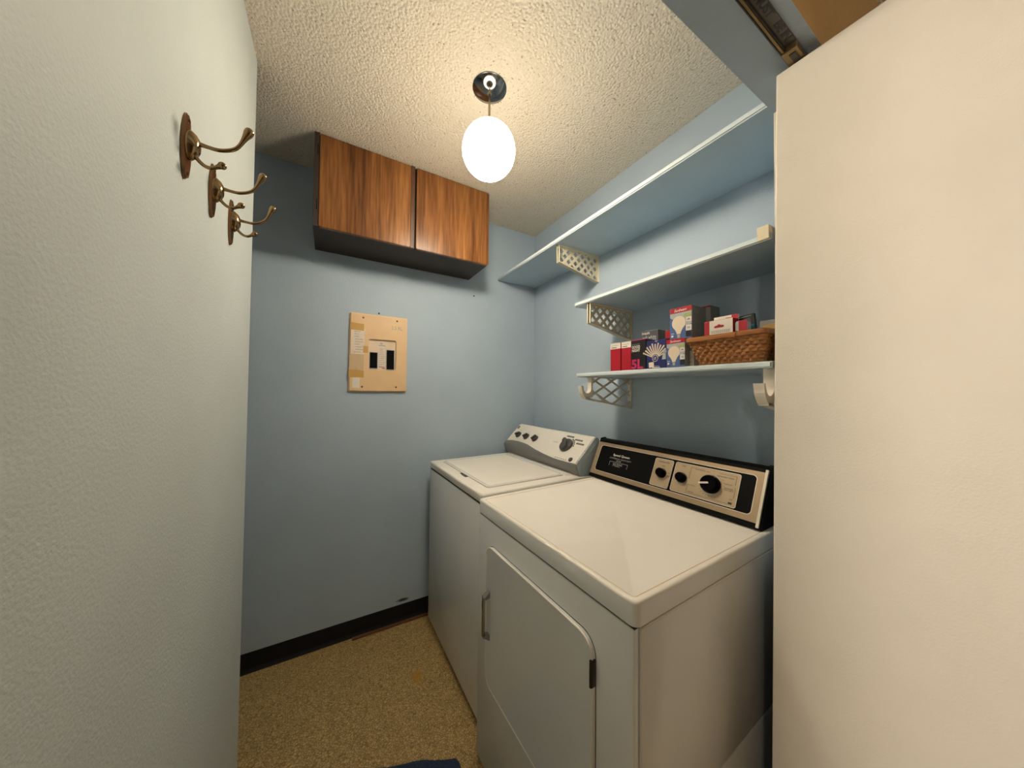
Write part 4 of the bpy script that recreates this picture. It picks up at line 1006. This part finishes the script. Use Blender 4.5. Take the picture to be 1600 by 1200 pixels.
def basket_contents():
    # white blister carton with a hang slot, leaning
    o, F, w, h = carton('hang_slot_carton', 'white and red carton with a hang slot, sticking out of the basket', 'box', -0.274, -1.3640, -1.4450, BZ+0.001, 1.549, 0.035, ('white_print', 'red_print', 'white_print'))
    
    patch('red_end', rect(0, w*0.18, 0, h*0.99), F, 'red_print', o)
    patch('hang_slot', [(w*0.34, h*0.835), (w*0.40, h*0.865), (w*0.47, h*0.87), (w*0.50, h*0.89), (w*0.55, h*0.89), (w*0.58, h*0.87), (w*0.68, h*0.865), (w*0.70, h*0.835), (w*0.66, h*0.815), (w*0.38, h*0.815)], F, 'red_print', o, 0.0008)
    b = bm_new()
    for k in range(9):
        prism(b, rect(w*(0.24+0.075*k), w*(0.295+0.075*k), h*0.735, h*0.752), 0, 0.0006, F); prism(b, rect(w*(0.26+0.072*k), w*(0.31+0.072*k), h*0.70, h*0.716), 0, 0.0006, F)
    obj('fine_lettering', b, 'print_grey', o)
    patch('clear_window', rect(w*0.20, w, h*0.30, h*0.655), F, 'clear_plastic', o)
    b = bm_new(); box(b, 0.030, 0.035, -w, -w*0.16, h*0.9, h*1.11); bk = obj('back_card', b, 'white_print', o)
    G = frame((0.030, 0, 0), (0, -1, 0), (0, 0, 1))
    patch('red_corner', rect(w*0.78, w, h*1.0, h*1.11), G, 'red_print', o)
    patch('green_corner', rect(w*0.20, w*0.36, h*1.0, h*1.035), G, 'green_print', o)
    patch('card_lettering', rect(w*0.58, w*0.76, h*1.045, h*1.06), G, 'magenta_print', o)
    # red and silver packet
    b = bm_new(); prism(b, rrect(-0.030, 0.0, 0, 0.120, 0.006, 4), -0.012, 0.012, frame((0, 0, 0), (0, 1, 0), (0, 0, 1)))
    o = obj('plastic_packet', b, 'silver_plastic', None, 40); o.location = (-0.255, -1.4475, BZ); tag(o, 'red and silver plastic packet beside the white carton in the basket', 'packet')
    patch('red_sleeve', rrect(0.009, 0.0305, 0.086, 0.121, 0.004, 4), frame((-0.012, 0, 0), (0, -1, 0), (0, 0, 1)), 'red_print', o)
    # black and teal card
    o, F, w, h = carton('blister_card', 'black and teal blister card at the back of the basket', 'card', -0.232, -1.448, -1.494, BZ, 1.556, 0.012, ('black_print', 'black_print', 'black_print'))
    o.rotation_euler = (-0.10, 0, 0)
    patch('teal_lower', rect(w*0.20, w*0.96, 0, h*0.78), F, 'teal_print', o)
    patch('dark_picture', rect(w*0.45, w*0.80, h*0.76, h*0.92), F, 'carton_dark', o, 0.0008)
    patch('pale_line', rect(w*0.06, w*0.86, h*0.955, h*0.97), F, 'grey_print', o)
    # grey card near the wall end
    o, F, w, h = carton('grey_card_box', 'grey card box at the near end of the basket beside the door wall', 'box', -0.150, -1.462, -1.502, BZ, 1.548, 0.03, ('carton_grey', 'carton_grey', 'carton_grey'))
    patch('brown_panel', rect(w*0.18, w, 0.02, h*0.90), F, 'tape', o)
    # grey box standing behind the stacked globe bulb box
    o, F, w, h = carton('light_bulb_box', 'tall grey box behind the stacked globe bulb box, left of the basket', 'box', -0.128, -1.235, -1.306, ZT, 1.638, 0.06, ('carton_grey', 'carton_grey', 'carton_dark'), 0.0, 'light bulb boxes on the lowest shelf')
    patch('dark_edge', rect(w*0.55, w*0.62, 0, h), F, 'carton_dark', o)
    patch('top_line', rect(0, w, h*0.975, h), F, 'red_print', o, 0.0006)
basket_contents()

# ------------------------------------------------------------------ door track on the header
def track():
    t = thing('door_track', 'dark metal folding-door track with black lettering, under the header', 'door track', (0, 0, 0))
    z1 = ZS-0.0005; xa, xb = XL+0.003, -0.335
    b = bm_new(); box(b, xa, xb, -1.651, -1.626, z1-0.004, z1); obj('track_plate', b, 'track_grey', t)
    b = bm_new(); box(b, xa, xb, -1.6265, -1.6245, z1-0.016, z1); obj('track_lip', b, 'track_dark', t)
    b = bm_new(); box(b, xa, xb, -1.6315, -1.6268, z1-0.015, z1-0.003, 0.001); obj('track_bead', b, 'track_brass', t)
    b = bm_new(); box(b, xa, xb, -1.6335, -1.6318, z1-0.012, z1-0.003); obj('track_lip', b, 'track_dark', t)
    b = bm_new(); box(b, -0.452, -0.385, -1.653, -1.6255, z1-0.019, z1-0.004, 0.002); br = obj('pivot_bracket', b, 'track_brass', t)
    b = bm_new(); box(b, -0.442, -0.400, -1.647, -1.636, z1-0.0205, z1-0.018); obj('pivot_slot', b, 'track_dark', br)
    M = frame((-0.64, -1.6500, z1-0.0040), (1, 0, 0), (0, -1, 0)) # normal -Z
    M = frame((-0.610, -1.6345, z1-0.0040), (1, 0, 0), (0, -1, 0))
    lettering('track_lettering', 'MUST', shift(M, 0.0, 0.003), 0.062, 0.014, 'black_print', t, bold=0.05)
    lettering('track_lettering', 'BE IN', shift(M, 0.085, 0.003), 0.058, 0.014, 'black_print', t, bold=0.05)
track()

# ------------------------------------------------------------------ floor things
def wood_strip():
    b = bm_new(); box(b, 0, 0.415, -0.020, 0, 0, 0.007, 0.002); o = obj('wood_strip', b, 'red_wood'); o.location = (-1.165, -0.018, 0.0003); o.rotation_euler = (0, 0, -0.012)
    tag(o, 'thin reddish wood strip on the floor along the black baseboard', 'wood strip')
wood_strip()
def rug():
    ang = math.radians(157); u = Vector((math.cos(ang), math.sin(ang))); v = Vector((-0.3907, -0.9205))
    O = Vector((-0.852, -0.822)); wl, ln, r = 0.42, 0.58, 0.06
    b = bm_new(); n1, n2 = 60, 80; g = {}
    for i in range(n1+1):
        for j in range(n2+1):
            x, y = wl*i/n1, ln*j/n2
            # rounded corners: pull the corner points in
            cx, cy = min(max(x, r), wl-r), min(max(y, r), ln-r); d = Vector((x-cx, y-cy))
            if d.length > 1e-9 and abs(d.x) > 0 and abs(d.y) > 0:
                m = max(abs(d.x), abs(d.y)); d = d.normalized()*m; x, y = cx+d.x, cy+d.y
            e = min(x, wl-x, y, ln-y); edge = min(1.0, max(0.0, e/0.012))
            z = 0.004+0.011*math.sqrt(edge)+random.uniform(-0.0015, 0.0015)
            w_ = 0.006*math.sin(x*31)*(1-edge) if edge < 1 else 0
            p = O+u*x+v*(y+w_); g[i, j] = b.verts.new((p.x, p.y, z))
    for i in range(n1):
        for j in range(n2): b.faces.new((g[i, j], g[i+1, j], g[i+1, j+1], g[i, j+1]))
    bd = [e for e in b.edges if e.is_boundary]
    ex = bmesh.ops.extrude_edge_only(b, edges=bd)
    for q in ex['geom']:
        if isinstance(q, bmesh.types.BMVert): q.co.z = 0.0005
    bmesh.ops.holes_fill(b, edges=[e for e in b.edges if e.is_boundary])
    tag(obj('bath_mat', b, 'rug_blue', None, 60), 'dark blue fluffy mat on the floor in front of the dryer', 'mat')
rug()
